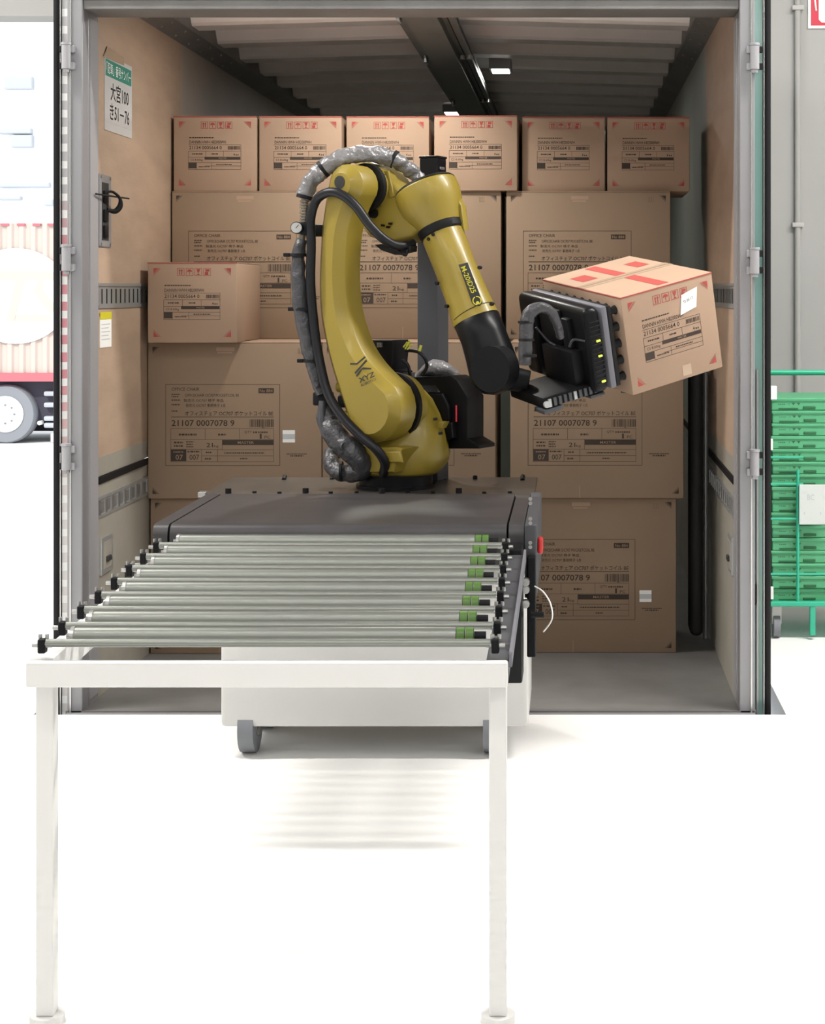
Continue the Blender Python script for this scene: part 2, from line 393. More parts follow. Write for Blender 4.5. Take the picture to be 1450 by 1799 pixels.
# two LED ceiling lamps
for (px, py, pw, hw) in ((880,122,9.0,.045), (795,197,9.0,.045), (666,3,26.0,.045)):   # the third hides behind the header
    z = 2.652; d = (z-CAMZ)*FPX/(VY-py); x = (px-VX)*d/FPX
    l = MB().bbox((x-hw-.012,d-.09,z-.008), (x+hw+.012,d+.09,z+.05), .004).build('led_lamp', 'steel_frame', TR)
    MB().box((x-hw,d-.08,z-.012), (x+hw,d+.08,z-.009)).build('led_panel', 'led_panel', l)
    ld = bpy.data.lights.new('led_light', 'AREA'); ld.shape = 'RECTANGLE'; ld.size = .09; ld.size_y = .16; ld.energy = pw; ld.color = (1, .97, .9)
    lo = bpy.data.objects.new('led_light', ld); COL.objects.link(lo); lo.parent = l; lo.location = Vector((x, d, z-.02)) - FO[l]
# rear frame: posts, header, sill
for sx, X0 in ((-1, XL), (1, XR)):
    f = MB(); xo = X0 + sx*.055
    f.bbox((min(X0,xo),YP,-.16), (max(X0,xo),YP+.075,2.74), .004)
    f.bbox((min(X0,X0+sx*.05),YP+.075,-.16), (max(X0,X0+sx*.05),YO,2.74), .003)
    po = f.build('rear_post', 'steel_frame', TR)
    f = MB(); f.box((X0-.003,YP+.085,.02), (X0+.003,YO-.004,2.49)); f.build('jamb_plate', 'hinge_paint', po)
    # thin upright bead on the post face
    xb = X0 + sx*.042; f = MB(); f.cyl((xb,YP-.002,-.1), (xb,YP-.002,2.7), .004, n=8); f.build('bead', 'steel_bright', po)
    # three hinges with pin and straps
    for py in ((100, 455, 805) if sx < 0 else (101, 460, 815)):
        c = P(118 if sx < 0 else 1316, py, YP-.02); x = X0 + sx*.052; z = c.z
        h = MB().cyl((x,YP-.018,z-.042), (x,YP-.018,z+.042), .0165, n=18).build('hinge', 'hinge_paint', TR, 40)
        MB().cyl((x,YP-.018,z-.054), (x,YP-.018,z-.043), .012, n=6).build('hinge_nut', 'hinge_paint', h)
        MB().cyl((x,YP-.018,z+.043), (x,YP-.018,z+.052), .018, n=14).build('hinge_cap', 'hinge_paint', h, 40)
        for s in (-.03, .03):
            MB().bbox((min(x,x-sx*.028),YP-.014,z+s-.013), (max(x,x-sx*.028),YP+.004,z+s+.013), .003).build('strap', 'hinge_paint', h)
            MB().bbox((min(x,x+sx*.03),YP-.010,z+s-.012), (max(x,x+sx*.03),YP+.002,z+s+.012), .003).build('strap', 'rubber', h)
    # the folded-back door: leaf, black seal on its edge, inner bead
    xd0, xd1 = X0 + sx*.092, X0 + sx*.118
    lf = MB().bbox((min(xd0,xd1),YP+.06,-.05), (max(xd0,xd1),YP+1.2,2.64), .004).build('rear_door', 'steel_frame', TR)
    f = MB(); f.tube([(X0+sx*.105,YP+.045,-.05),(X0+sx*.105,YP+.045,2.635)], .0125, n=10, raw=True); f.build('door_seal', 'rubber', lf, 60)
    f = MB(); f.bbox((min(X0+sx*.090,X0+sx*.0945),YP+.04,-.05), (max(X0+sx*.090,X0+sx*.0945),YP+.06,2.63), .001); f.build('seal_bead', 'steel_bright', lf)
    xg0, xg1 = X0 + sx*.058, X0 + sx*.088
    MB().box((min(xg0,xg1),YP+.05,-.05), (max(xg0,xg1),YP+.056,2.64)).build('edge_panel', 'container_reflection' if sx < 0 else 'glass_teal', lf)  # left strip: bars in its colour stand for the container mirrored in the door
    if sx > 0:
        f = MB(); f.cyl((X0+.066,YP+.03,-.05), (X0+.066,YP+.03,1.22), .006, n=8); f.build('lock_rod', 'bolt_zinc', lf, 40)
        q = P(1322, 1040, YP+.03); MB().bbox((q.x-.014,YP+.012,q.z-.045), (q.x+.014,YP+.048,q.z+.03), .005).build('rod_guide', 'rubber', lf, 40)
f = MB(); f.bbox((XL-.055,YP,2.545), (XR+.055,YP+.06,2.74), .004); f.build('header', 'steel_frame', TR)
f = MB(); f.bbox((XL,YP+.01,2.51), (XR,YP+.19,2.545), .004); f.build('header_lip', 'rail_steel', TR)
f = MB(); f.cyl((XL,YP-.003,2.585), (XR,YP-.003,2.585), .004, n=8); f.build('header_bead', 'steel_bright', TR)
f = MB(); f.bbox((XL-.055,YP-.03,-.16), (XR+.055,YP,-.004), .004); f.build('rear_sill', 'steel_frame', TR)
# recessed latch with strap on the left wall
q = XL
l = MB().bbox((q-.01,YO+.005,1.665), (q+.006,YO+.155,1.935), .003).build('latch_frame', 'steel_frame', TR)
MB().box((q+.0062,YO+.03,1.69), (q+.0075,YO+.115,1.905)).build('latch_recess', 'hole_dark', l)
for zz in (1.70, 1.76, 1.83): MB().bbox((q+.006,YO+.04,zz), (q+.016,YO+.09,zz+.045), .004).build('latch_bar', 'black_plastic', l, 40)
for yy in (.02, .14):
    for zz in (1.675, 1.925): MB().cyl((q+.005,YO+yy,zz), (q+.009,YO+yy,zz), .006, n=8).build('screw', 'bolt_zinc', l)
f = MB(); f.tube([(q+.012,YO+.07,1.87),(q+.03,YO+.09,1.872),(q+.05,YO+.11,1.85),(q+.05,YO+.115,1.82),(q+.035,YO+.10,1.80),(q+.012,YO+.08,1.805)], [.004,.005,.006,.011,.010,.007], n=8); f.build('pull_strap', 'rubber', l, 60)
f = MB(); f.cyl((q+.01,YO-.06,1.856), (q+.06,YO+.20,1.853), .0035, n=6); f.build('wire_tie', 'rubber', l)
# recessed ring boxes low on both side walls
for X0, sx in ((XL,-1), (XR,1)):
    i0 = X0 - sx*.006
    l = MB().bbox((min(X0,i0)-.003,YO+.02,.445), (max(X0,i0)+.003,YO+.17,.585), .003).build('ring_box', 'track_zinc', TR)
    i1 = X0 - sx*.0105
    MB().box((min(X0,i1),YO+.045,.465), (max(X0,i1),YO+.145,.565)).build('ring_recess', 'scuff_plate', l)
    MB().bbox((min(X0,X0-sx*.02),YO+.07,.49), (max(X0,X0-sx*.02),YO+.12,.51), .004).build('ring_tongue', 'hole_dark', l)

# things fixed to or leaning on the truck's walls
Mw = Matrix(((0,-1,0,XL+.0015),(1,0,0,6.08),(0,0,1,2.105),(0,0,0,1)))         # local x -> +Y, local -y -> +X
t = thing('paper_sign', 'white paper sign with green header and plate number on the left plywood wall', 'sign', Mw @ Vector((.19, 0, 0)))
def onwall(f): return f.xf(Mw)
onwall(MB().box((0,-.001,0), (.375,.001,.285))).build('sheet', 'paper_dull', t)
onwall(MB().quad2(.01,.205,.365,.268,-.0016)).build('green_header', 'sign_green', t)
onwall(MB().text2('「配車」番号ナンバー', .02,.215,.355,.258,-.0022)).build('header_text', 'text_white', t)
onwall(MB().text2('大宮100', .075,.118,.325,.187,-.0016, bold=.012)).build('plate_text', 'text_black', t)
onwall(MB().text2('き51－76', .065,.045,.335,.108,-.0016, bold=.012)).build('plate_text', 'text_black', t)
onwall(MB().quad2(.02,.032,.36,.0335,-.0016)).build('rule', 'paper_grey', t)
onwall(MB().add([(-.02,-.0024,.27),(.03,-.003,.315),(.25,-.003,.305),(.26,-.0024,.275)], [(0,1,2,3)])).build('tape', 'clear_tape', t)
q = MB(); q.box((XL+.0005,6.02,1.29), (XL+.002,6.17,1.405)); t = thing('instruction_sticker', 'small white sticker with yellow top on the left plywood wall', 'sticker', (XL+.001, 6.09, 1.29))
q.build('sheet', 'paper', t); MB().box((XL+.0022,6.02,1.395), (XL+.003,6.17,1.422)).build('yellow_band', 'tag_yellow', t)
for i in range(5): MB().box((XL+.0022,6.04,1.375-i*.014), (XL+.0026,6.15-.02*(i % 2),1.378-i*.014)).build('print_line', 'paper_grey', t)
f = MB(); f.bbox((.50,6.86,.04), (.555,7.02,1.30), .05, seg=4); f.build('black_pad', 'black_fabric', smooth=50, label='tall black padded sheet standing between the cartons and the right wall', cat='pad', base=True)
f = MB(); f.cyl((.578,7.02,0), (.578,7.02,1.36), .012, n=14); f.build('load_bar', 'track_zinc', smooth=40, label='grey load bar standing upright beside the black pad', cat='bar', base=True)

# ------------------------------------------------------------------ cartons
# local frame of a carton: x to the right across its front, y into the depth, z up; origin at the middle of the front bottom edge
def carton_shell(t, W, H, D, small):
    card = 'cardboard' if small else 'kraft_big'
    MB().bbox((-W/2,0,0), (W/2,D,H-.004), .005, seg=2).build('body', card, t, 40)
    MB().bbox((-W/2+.001,.001,H-.004), (W/2-.001,D/2-.002,H), .0015, seg=1).build('flap', 'cardboard_flap', t)
    MB().bbox((-W/2+.001,D/2+.002,H-.004), (W/2-.001,D-.001,H), .0015, seg=1).build('flap', 'cardboard_flap', t)
def corner_marks(t, W, H, ink, s, off):
    for cx, cz, sx, sz in ((-W/2+off,H-off,1,-1), (W/2-off,H-off,-1,-1), (-W/2+off,off,1,1), (W/2-off,off,-1,1)):
        f = MB(); y = -.0008
        tri = [(cx,y,cz),(cx+sx*s,y,cz),(cx,y,cz+sz*s)]
        a, b, c = [Vector(p) for p in tri]
        def fl(q): return q if (q[1]-q[0]).cross(q[2]-q[0]).y < 0 else q[::-1]
        f.add(fl([a, a+(b-a)*.62, a+(c-a)*.62]), [(0,1,2)])
        for u0, u1 in ((.70,.77), (.86,.91)):
            q = [a+(b-a)*u0, a+(b-a)*u1, a+(c-a)*u1, a+(c-a)*u0]
            n = (q[1]-q[0]).cross(q[2]-q[0]).y
            f.add(q if n < 0 else q[::-1], [(0,1,2,3)])
        f.build('corner_mark', ink, t)
def dashes(f, x0, z, x1, h, y, mi=0, seed=1):
    r = random.Random(seed); x = x0
    while x < x1:
        wd = min(r.uniform(.6,1.8)*h, x1-x); f.quad2(x, z, x+wd, z+h, y, mi); x += wd + h*r.uniform(.25,.6)

BW, BH, BD = .715, .645, .50
SW, SH, SD = .362, .327, .49
def big_carton():
    t = thing('chair_carton', '', 'carton', local=True)
    carton_shell(t, BW, BH, BD, False)
    sc = 1/1983.0
    X = lambda cx: (cx-30)*sc - BW/2
    Z = lambda cy: BH - (cy+14)*sc
    y = -.0008; y2 = -.0013
    def q(f, a, b, c, d, mi=0, yy=y): f.quad2(X(a), Z(d), X(c), Z(b), yy, mi)
    def tx(f, s, a, b, c, d, mi=0, yy=y, bold=0): f.text2(s, X(a), Z(d), X(c), Z(b), yy, mi, bold=bold)
    f = MB(); f.frame2(X(175), Z(995), X(1110), Z(330), .0016, y)
    f.build('label_border', 'ink', t)
    f = MB()
    tx(f, 'OFFICE CHAIR', 225,357,452,384)
    tx(f, 'OFFICECHAIR OC707 POCKETCOIL BE', 335,408,775,432)
    for i, (cy, c1) in enumerate(((408,292),(426,285),(455,295),(492,292),(545,275))): dashes(f, X(225), Z(cy+9), X(c1), 9*sc, y, 0, i)
    tx(f, '製造元 OC707 椅子 単品', 325,450,648,475); tx(f, '発売元 OC707 事務椅子 1点', 340,490,665,517)
    tx(f, 'オフィスチェア OC707 ポケットコイル BE', 335,548,1055,588, bold=.006)
    tx(f, '21107 0007078 9', 225,622,738,672, bold=.012)
    q(f, 222,595,1060,600); f.build('product_text', 'ink', t)
    f = MB(); q(f, 935,362,1060,403); f.build('code_block', 'ink', t)
    f = MB(); tx(f, 'No 884', 945,370,1050,396, bold=.015, yy=y2); f.build('code_text', 'kraft_big', t)
    f = MB(); r = random.Random(3); x = 862
    while x < 1055:
        wd = r.choice((3,3,5,8)); q(f, x,617,min(x+wd,1058),680 if x % 7 else 688); x += wd + r.choice((3,4,6))
    f.build('barcode', 'ink', t)
    f = MB(); L = 2.6
    def hl(a, b, c): q(f, a, c-L/2, b, c+L/2)
    def vl(a, b, c): q(f, a-L/2, b, a+L/2, c)
    hl(218,1060,692); hl(218,1060,780); hl(218,640,862); hl(640,1060,865); hl(470,1060,915); hl(218,1060,962)
    for v in ((218,692,962),(500,692,780),(780,692,780),(1058,692,962),(638,780,865),(470,862,962),(600,862,962)): vl(*v)
    dashes(f, X(285), Z(748), X(435), 14*sc, y, 0, 11); dashes(f, X(605), Z(748), X(670), 14*sc, y, 0, 12)
    tx(f, 'QTY', 820,710,880,732); dashes(f, X(890), Z(728), X(1010), 12*sc, y, 0, 13)
    tx(f, '1', 945,735,960,775, bold=.01); tx(f, 'PC', 985,750,1030,774)
    tx(f, '21', 510,808,562,844, bold=.008); tx(f, 'kg', 570,826,608,848)
    for i in range(2): dashes(f, X(245), Z(812+i*28), X(318), 12*sc, y, 0, 20+i)
    for i in range(3): dashes(f, X(345), Z(805+i*20), X(402), 9*sc, y, 0, 30+i)
    dashes(f, X(355), Z(886), X(458), 11*sc, y, 0, 40); tx(f, '007', 372,905,450,947)
    dashes(f, X(505), Z(892), X(552), 11*sc, y, 0, 41); dashes(f, X(497), Z(944), X(552), 11*sc, y, 0, 42)
    dashes(f, X(655), Z(896), X(980), 10*sc, y, 0, 43); dashes(f, X(785), Z(942), X(845), 10*sc, y, 0, 44)
    f.build('data_table', 'ink', t)
    f = MB(); q(f, 640,785,1058,826); f.build('black_block', 'ink', t)
    f = MB(); q(f, 220,864,345,958); f.build('black_block', 'ink', t)
    f = MB(); tx(f, 'MASTER', 765,795,898,817, bold=.01, yy=y2); tx(f, '07', 258,905,318,947, bold=.008, yy=y2); dashes(f, X(240), Z(888), X(325), 10*sc, y2, 0, 45); f.build('reversed_text', 'kraft_big', t)
    f = MB(); dashes(f, X(1165), Z(903), X(1330), 7*sc, y, 0, 50); dashes(f, X(1195), Z(920), X(1300), 10*sc, y, 0, 51); f.build('small_print', 'ink', t)
    f = MB(); f.frame2(X(1258), Z(80), X(1302), Z(38), .0012, y)
    for a in (1270, 1286): q(f, a-2, 45, a+2, 74)
    f.build('handling_symbol', 'ink_faint', t)
    f = MB(); q(f, 590,28,740,60); q(f, 600,66,720,80); f.build('faint_stamp', 'ink_faint', t)
    for ch in t.children:
        if ch.name.startswith('faint'): ch.data.materials[0] = M_['cardboard']
    corner_marks(t, BW, BH, 'ink', .030, .020)
    f = MB(); q(f, 597,1160,601,1262); f.build('seam_line', 'clear_tape', t)
    return t
def small_carton():
    t = thing('bedding_carton', '', 'carton', local=True)
    carton_shell(t, SW, SH, SD, True)
    sc = 1/1771.0
    X = lambda cx: (cx-50)*sc - SW/2
    Z = lambda cy: SH - (cy-25)*sc
    y = -.0008; y2 = -.0013
    def q(f, a, b, c, d, mi=0, yy=y): f.quad2(X(a), Z(d), X(c), Z(b), yy, mi)
    def tx(f, s, a, b, c, d, mi=0, yy=y, bold=0): f.text2(s, X(a), Z(d), X(c), Z(b), yy, mi, bold=bold)
    # four red handling symbols: arrows, umbrella, glass, stack limit
    for i in range(4):
        f = MB(); a = 262 + i*63; L = .0018
        f.frame2(X(a), Z(122), X(a+52), Z(68), L, y)
        if i == 0:
            for c in (a+18, a+34): q(f, c-3,82,c+3,116); f.add([(X(c-8),y,Z(88)),(X(c+8),y,Z(88)),(X(c),y,Z(74))], [(0,1,2)])
        elif i == 1:
            pts = [(X(a+26+18*math.cos(k*math.pi/8)), y, Z(94-18*math.sin(k*math.pi/8))) for k in range(9)]; f.add(pts, [tuple(range(9))]); q(f, a+24,94,a+28,116)
        elif i == 2:
            f.add([(X(a+20),y,Z(98)),(X(a+32),y,Z(98)),(X(a+40),y,Z(74)),(X(a+12),y,Z(74))], [(0,1,2,3)]); q(f, a+24,98,a+28,112); q(f, a+16,111,a+36,116)
        else:
            q(f, a+10,96,a+34,117); q(f, a+14,76,a+42,92)
        f.build('handling_symbol', 'ink_red', t)
    f = MB()
    dashes(f, X(172), Z(196), X(362), 8*sc, y, 0, 2)
    tx(f, 'DANNIN HWH HB2000WH', 172,214,455,238, bold=.004)
    f.build('product_text', 'ink', t); f = MB(); tx(f, '21134 0005664 0', 172,256,422,282, bold=.006); f.build('item_number', 'ink', t); f = MB()
    tx(f, '4', 512,312,524,332, bold=.008); dashes(f, X(530), Z(330), X(556), 10*sc, y, 0, 8)
    f.build('quantity_text', 'ink', t)
    f = MB(); r = random.Random(5); x = 470
    while x < 566:
        wd = r.choice((2,3,5)); q(f, x,258,min(x+wd,568),284); x += wd + r.choice((2,3))
    f.build('barcode', 'ink', t)
    f = MB(); L = 2.2
    def hl(a, b, c): q(f, a, c-L/2, b, c+L/2)
    def vl(a, b, c): q(f, a-L/2, b, a+L/2, c)
    hl(166,570,247); hl(166,570,295); hl(166,290,343); hl(166,570,384); hl(166,570,437); hl(290,570,410)
    for v in ((166,295,437),(300,295,340),(435,295,340),(570,247,437),(345,384,437),(228,384,437)): vl(*v)
    dashes(f, X(195), Z(322), X(275), 9*sc, y, 0, 3); dashes(f, X(345), Z(322), X(395), 9*sc, y, 0, 4)
    tx(f, 'CS 8.60kg', 182,354,275,376); dashes(f, X(380), Z(402), X(500), 7*sc, y, 0, 6); dashes(f, X(245), Z(420), X(330), 7*sc, y, 0, 7)
    f.build('data_table', 'ink', t)
    f = MB(); q(f, 290,340,566,362); f.build('black_block', 'ink', t)
    f = MB(); q(f, 166,384,228,428); f.build('black_block', 'ink', t)
    f = MB(); tx(f, 'MASTER', 400,345,460,357, yy=y2); f.build('reversed_text', 'cardboard', t)
    corner_marks(t, SW, SH, 'ink_red', .034, .024)
    # red printed edge along the top, and the red band and fields on the flaps
    f = MB(); f.box((-SW/2,-.0007,SH-.005), (SW/2,.0,SH-.001)); f.box((-SW/2-.0007,0,SH-.005), (-SW/2,SD,SH-.001)); f.build('red_edge', 'ink_red', t)
    f = MB(); e = SH + .0006
    def top(x0, y0, x1, y1): f.add([(x0,y0,e),(x1,y0,e),(x1,y1,e),(x0,y1,e)], [(0,1,2,3)])
    top(-.022,.02,.022,SD/2-.004); top(-.022,SD/2+.004,.022,SD-.02); f.build('red_band', 'ink_red', t)
    f = MB(); top(-.13,SD*.62,-.07,SD*.8); f.build('red_field', 'ink_red', t); f = MB(); top(.09,SD*.62,.14,SD*.8); f.build('red_field', 'ink_red', t)
    f = MB(); f.box((-SW/2,SD/2-.024,SH+.0002), (SW/2,SD/2-.003,SH+.0008)); f.box((-SW/2,SD/2+.003,SH+.0002), (SW/2,SD/2+.024,SH+.0008)); f.build('tape', 'clear_tape', t)
    return t
def relabel(o, label, group=None):
    o['label'] = label
    if group: o['group'] = group
big0 = big_carton(); small0 = small_carton(); used = {'b': False, 's': False}
def place(kind, x, y, z, rz, label, group):
    src = big0 if kind == 'b' else small0
    o = copy_tree(src) if used[kind] else src; used[kind] = True
    o.location = (x, y, z); o.rotation_euler = (0, 0, R(rz)); relabel(o, label, group); return o
GB, GS = 'office chair cartons in the truck', 'small red-marked cartons'
fx = lambda a, b, d: ((a+b)/2 - VX)*d/FPX
z3 = BH; z2 = 2*BH; z1 = 3*BH
row = lambda n, d: None
# lowest, second and third tier of chair cartons
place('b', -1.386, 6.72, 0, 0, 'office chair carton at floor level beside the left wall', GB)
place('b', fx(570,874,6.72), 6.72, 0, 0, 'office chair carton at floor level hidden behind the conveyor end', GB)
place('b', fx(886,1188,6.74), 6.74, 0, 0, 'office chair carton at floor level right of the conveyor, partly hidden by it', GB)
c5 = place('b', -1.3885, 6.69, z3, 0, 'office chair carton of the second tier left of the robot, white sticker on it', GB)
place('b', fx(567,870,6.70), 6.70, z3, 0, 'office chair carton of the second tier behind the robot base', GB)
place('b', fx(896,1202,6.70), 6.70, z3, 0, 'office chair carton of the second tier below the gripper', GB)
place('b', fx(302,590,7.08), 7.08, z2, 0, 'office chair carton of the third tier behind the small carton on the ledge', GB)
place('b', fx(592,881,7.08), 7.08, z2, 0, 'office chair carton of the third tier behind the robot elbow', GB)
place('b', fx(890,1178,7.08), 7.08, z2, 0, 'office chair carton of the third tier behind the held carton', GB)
# the top row of small cartons
rowlab = ['small red-marked carton at the left end of the top row', 'small red-marked carton second from the left in the top row', 'small red-marked carton third from the left in the top row',
          'small red-marked carton fourth from the left in the top row', 'small red-marked carton fifth from the left in the top row', 'small red-marked carton at the right end of the top row']
for (a, b, d, rz), lab in zip(((305,451,7.085,.3),(455,601,7.09,-.3),(608,755,7.10,.6),(763,909,7.06,-1.2),(918,1063,7.11,.4),(1068,1211,7.12,-.3)), rowlab):
    o = place('s', fx(a,b,d), d, z1, rz, lab, GS)
place('s', fx(260,416,6.585), 6.585, z2, 0, 'small red-marked carton alone on the ledge left of the robot', GS)
# loose stickers stuck on cartons: parts of their cartons
def sticker(parent, x0, z0, x1, z1):
    f = MB(); f.box((x0,-.0016,z0), (x1,-.0004,z1)); s = f.build('sticker', 'paper', parent)
    g = MB(); g.box((x0,-.002,z0+(z1-z0)*.28), (x1,-.0017,z0+(z1-z0)*.68)); g.build('sticker_band', 'paper_grey', s); return s
sticker(c5, (1132-30)/1983-BW/2, BH-(805+14)/1983, (1232-30)/1983-BW/2, BH-(705+14)/1983)
for o in [o for o in COL.objects if o.get('label') == 'office chair carton at floor level right of the conveyor, partly hidden by it']:
    sticker(o, .205, BH-.434, .255, BH-.386)

# the carton in the gripper: pitched and turned
s_ = 542.0; Dh = SD
Arow = Vector((464/s_, 78/s_, -144/Dh/s_)); Brow = Vector((127/s_, -509/s_, 32/Dh/s_))
ax = [Vector((Arow[i], 0, Brow[i])) for i in range(3)]
dr = Vector((.492, .23, .838))
for i in range(3): ax[i].y = dr[i]
ea = ax[0].normalized(); ec = (ax[2] - ea*ax[2].dot(ea)).normalized(); eb = ec.cross(ea).normalized()   # a right, c depth, b = up
if eb.z < 0: eb = -eb
T0 = P(1090, 523, 5.15)                                  # its front upper left corner
HB = place('s', 0, 0, 0, 0, 'small red-marked carton held sideways in the air by the robot gripper', GS)
org = T0 + ea*(SW/2) - eb*SH
HM = Matrix(((ea.x,ec.x,eb.x,org.x),(ea.y,ec.y,eb.y,org.y),(ea.z,ec.z,eb.z,org.z),(0,0,0,1)))
HB.location = org; HB.rotation_euler = HM.to_3x3().to_euler()
f = MB(); f.add([(.038,-.0016,.215),(.103,-.0016,.228),(.115,-.0016,.293),(.05,-.0016,.28)], [(0,1,2,3)])
f.add([(.038,-.0004,.215),(.103,-.0004,.228),(.115,-.0004,.293),(.05,-.0004,.28)], [(3,2,1,0)])
s = f.build('sticker', 'paper', HB)
Ms = Matrix.Translation((.044,-.002,.24)) @ Matrix.Rotation(R(-11), 4, 'Y')
g = MB(); g.text2('TS 00 17', .012,.008,.052,.017); g.xf(Ms); g.build('sticker_text', 'text_black', s)
MB().quad2(.02,.012,.055,.048,-.0008).build('clear_patch', 'clear_tape', HB)

# ------------------------------------------------------------------ robot cart with its covered belt
PLZ = .849                                              # upper side of the robot's mounting plate
CT = thing('robot_cart', 'low black machine cart with covered belt and steel deck carrying the robot', 'cart', (-.62, 5.1, 0))
cy0, cy1 = 4.50, 5.18
cz = CAMZ - .654                                        # top of the cover
xl = lambda px, py, d: P(px, py, d).x
CL, CR = P(268,920,cy0).x, P(921,920,cy0).x             # outer edges of the cover
SL, SR = P(296,920,cy0).x, P(892,920,cy0).x             # seams
def cover(name, x0, x1):
    pts = [(cy0,cz-.115),(cy0,cz-.03)] + [(cy0+.03-.03*math.cos(k*math.pi/8), cz-.03+.03*math.sin(k*math.pi/8)) for k in range(1,5)] + [(cy1,cz),(cy1,cz-.115)]
    f = MB(); f.rings([[Vector((x0,y,z)) for y, z in pts], [Vector((x1,y,z)) for y, z in pts]]); return f.build(name, 'black_sheet', CT, 35)
cover('belt_cover', SL+.003, SR-.003); cover('cover_end', CL, SL-.003); cover('cover_end', SR+.003, CR)
sp = MB().bbox((CR+.002,cy0-.02,cz-.20), (CR+.036,cy1+.02,cz+.004), .005).build('side_plate', 'anthracite', CT)
for (px, py) in ((925,884),(925,919),(925,961)):
    q = P(px, py, cy0-.02); 
    for k in (0, .012): MB().cyl((CR+.018,cy0-.024,q.z+k), (CR+.018,cy0-.019,q.z+k), .0055, n=8).build('screw', 'bolt_zinc', sp)
MB().bbox((CR+.037,cy0+.02,cz-.085), (CR+.052,cy0+.06,cz-.04), .006).build('emergency_button', 'estop_red', sp)
# deck under the robot
DX0, DX1, DY0, DY1 = P(352,870,5.2).x, P(939,870,5.2).x, 5.2, 5.70
dk = MB().bbox((DX0,DY0,PLZ-.02), (DX1,DY1,PLZ), .003).build('deck_plate', 'plate_steel', CT)
r = random.Random(4)
for i in range(12):
    x = DX0 + .08 + (DX1-DX0-.16)*i/11
    h = .006 if i % 3 else .016
    MB().cyl((x,DY0+.045+.01*(i % 2),PLZ), (x,DY0+.045+.01*(i % 2),PLZ+h), .007 if i % 3 else .010, n=8).build('deck_bolt', 'rubber', dk)
    if i % 2: MB().cyl((x+.03,DY1-.06-.08*r.random(),PLZ), (x+.03,DY1-.06,PLZ+.010), .008, n=8).build('deck_bolt', 'rubber', dk)
MB().bbox((DX0-.006,DY0-.012,PLZ-.006), (DX0+.02,DY0+.02,PLZ+.012), .003).build('deck_corner', 'bolt_zinc', dk)
# chassis and wheels under the deck (below the picture's photograph, plain grey)
MB().bbox((DX0+.06,5.22,.10), (DX1-.02,5.68,PLZ-.022), .015).build('chassis', 'cart_grey', CT, 40)
MB().bbox((CL+.05,cy0+.06,cz-.16), (CR-.05,5.22,cz-.116), .006).build('cover_frame', 'cart_grey', CT)
for x in (DX0+.14, DX1-.14):
    for y in (5.30, 5.60):
        wl = MB().cyl((x-.025,y,.09), (x+.025,y,.09), .088, n=24).build('wheel', 'tyre', CT, 40)
        MB().cyl((x-.028,y,.09), (x+.028,y,.09), .035, n=16).build('wheel_hub', 'bolt_zinc', wl, 40)
# black upright housing at the right front corner, with bracket and cable
q0 = P(889.5,965,4.36); q1 = P(918,965,4.36)
hs = MB().bbox((q0.x,4.36,.45), (q1.x,4.48,q0.z), .006).build('upright_housing', 'black_satin', CT, 40)
q2 = P(942,980,4.5); MB().bbox((q1.x+.01,4.45,.50), (q2.x,4.52,q2.z+.01), .004).build('actuator_bracket', 'black_plastic', hs)
for py in (1022, 1035, 1060): 
    q = P(924, py, 4.44); MB().cyl((q.x,4.45,q.z), (q.x,4.425,q.z), .011, n=10).build('fitting', 'bolt_zinc', hs, 40)
q = P(948,1080,4.4); MB().cyl((q.x-.022,4.4,q.z), (q.x+.012,4.4,q.z), .008, n=12).build('knob', 'black_plastic', hs, 40)
f = MB(); f.tube([P(940,1030,4.45),P(955,1040,4.43),P(968,1062,4.42),P(970,1088,4.42),P(955,1110,4.43)], .0022, n=6); f.build('white_cable', 'paper', hs, 60)
# mast behind the robot with a small black box on top
mx0, mx1 = P(736,500,5.60).x, P(771,500,5.60).x
mc = P(761,500,5.63); MT = Matrix.Translation((mc.x, mc.y, 0)) @ Matrix.Rotation(R(-24), 4, 'Z')
ms = MB().bbox((-.040,-.040,PLZ), (.040,.040,P(750,330,5.63).z), .003, M=MT).build('mast', 'anthracite', CT)
bz0, bz1 = P(737,322,5.63).z, P(737,279,5.63).z
bx = MB().bbox((-.034,-.034,bz0), (.034,.034,bz1), .003, M=MT).build('mast_box', 'black_plastic', ms)
MB().bbox((-.036,-.036,bz1), (.036,.036,bz1+.008), .002, M=MT).build('box_lid', 'black_satin', bx)
for i in range(4): MB().cyl(MT @ Vector((-.027+i*.018,-.034,bz0+.008)), MT @ Vector((-.027+i*.018,-.039,bz0+.008)), .004, n=8).build('box_screw', 'rubber', bx)
MB().bbox((.034,-.018,bz0+.045), (.040,.012,bz0+.055), .002, M=MT).build('box_tag', 'bolt_zinc', bx)

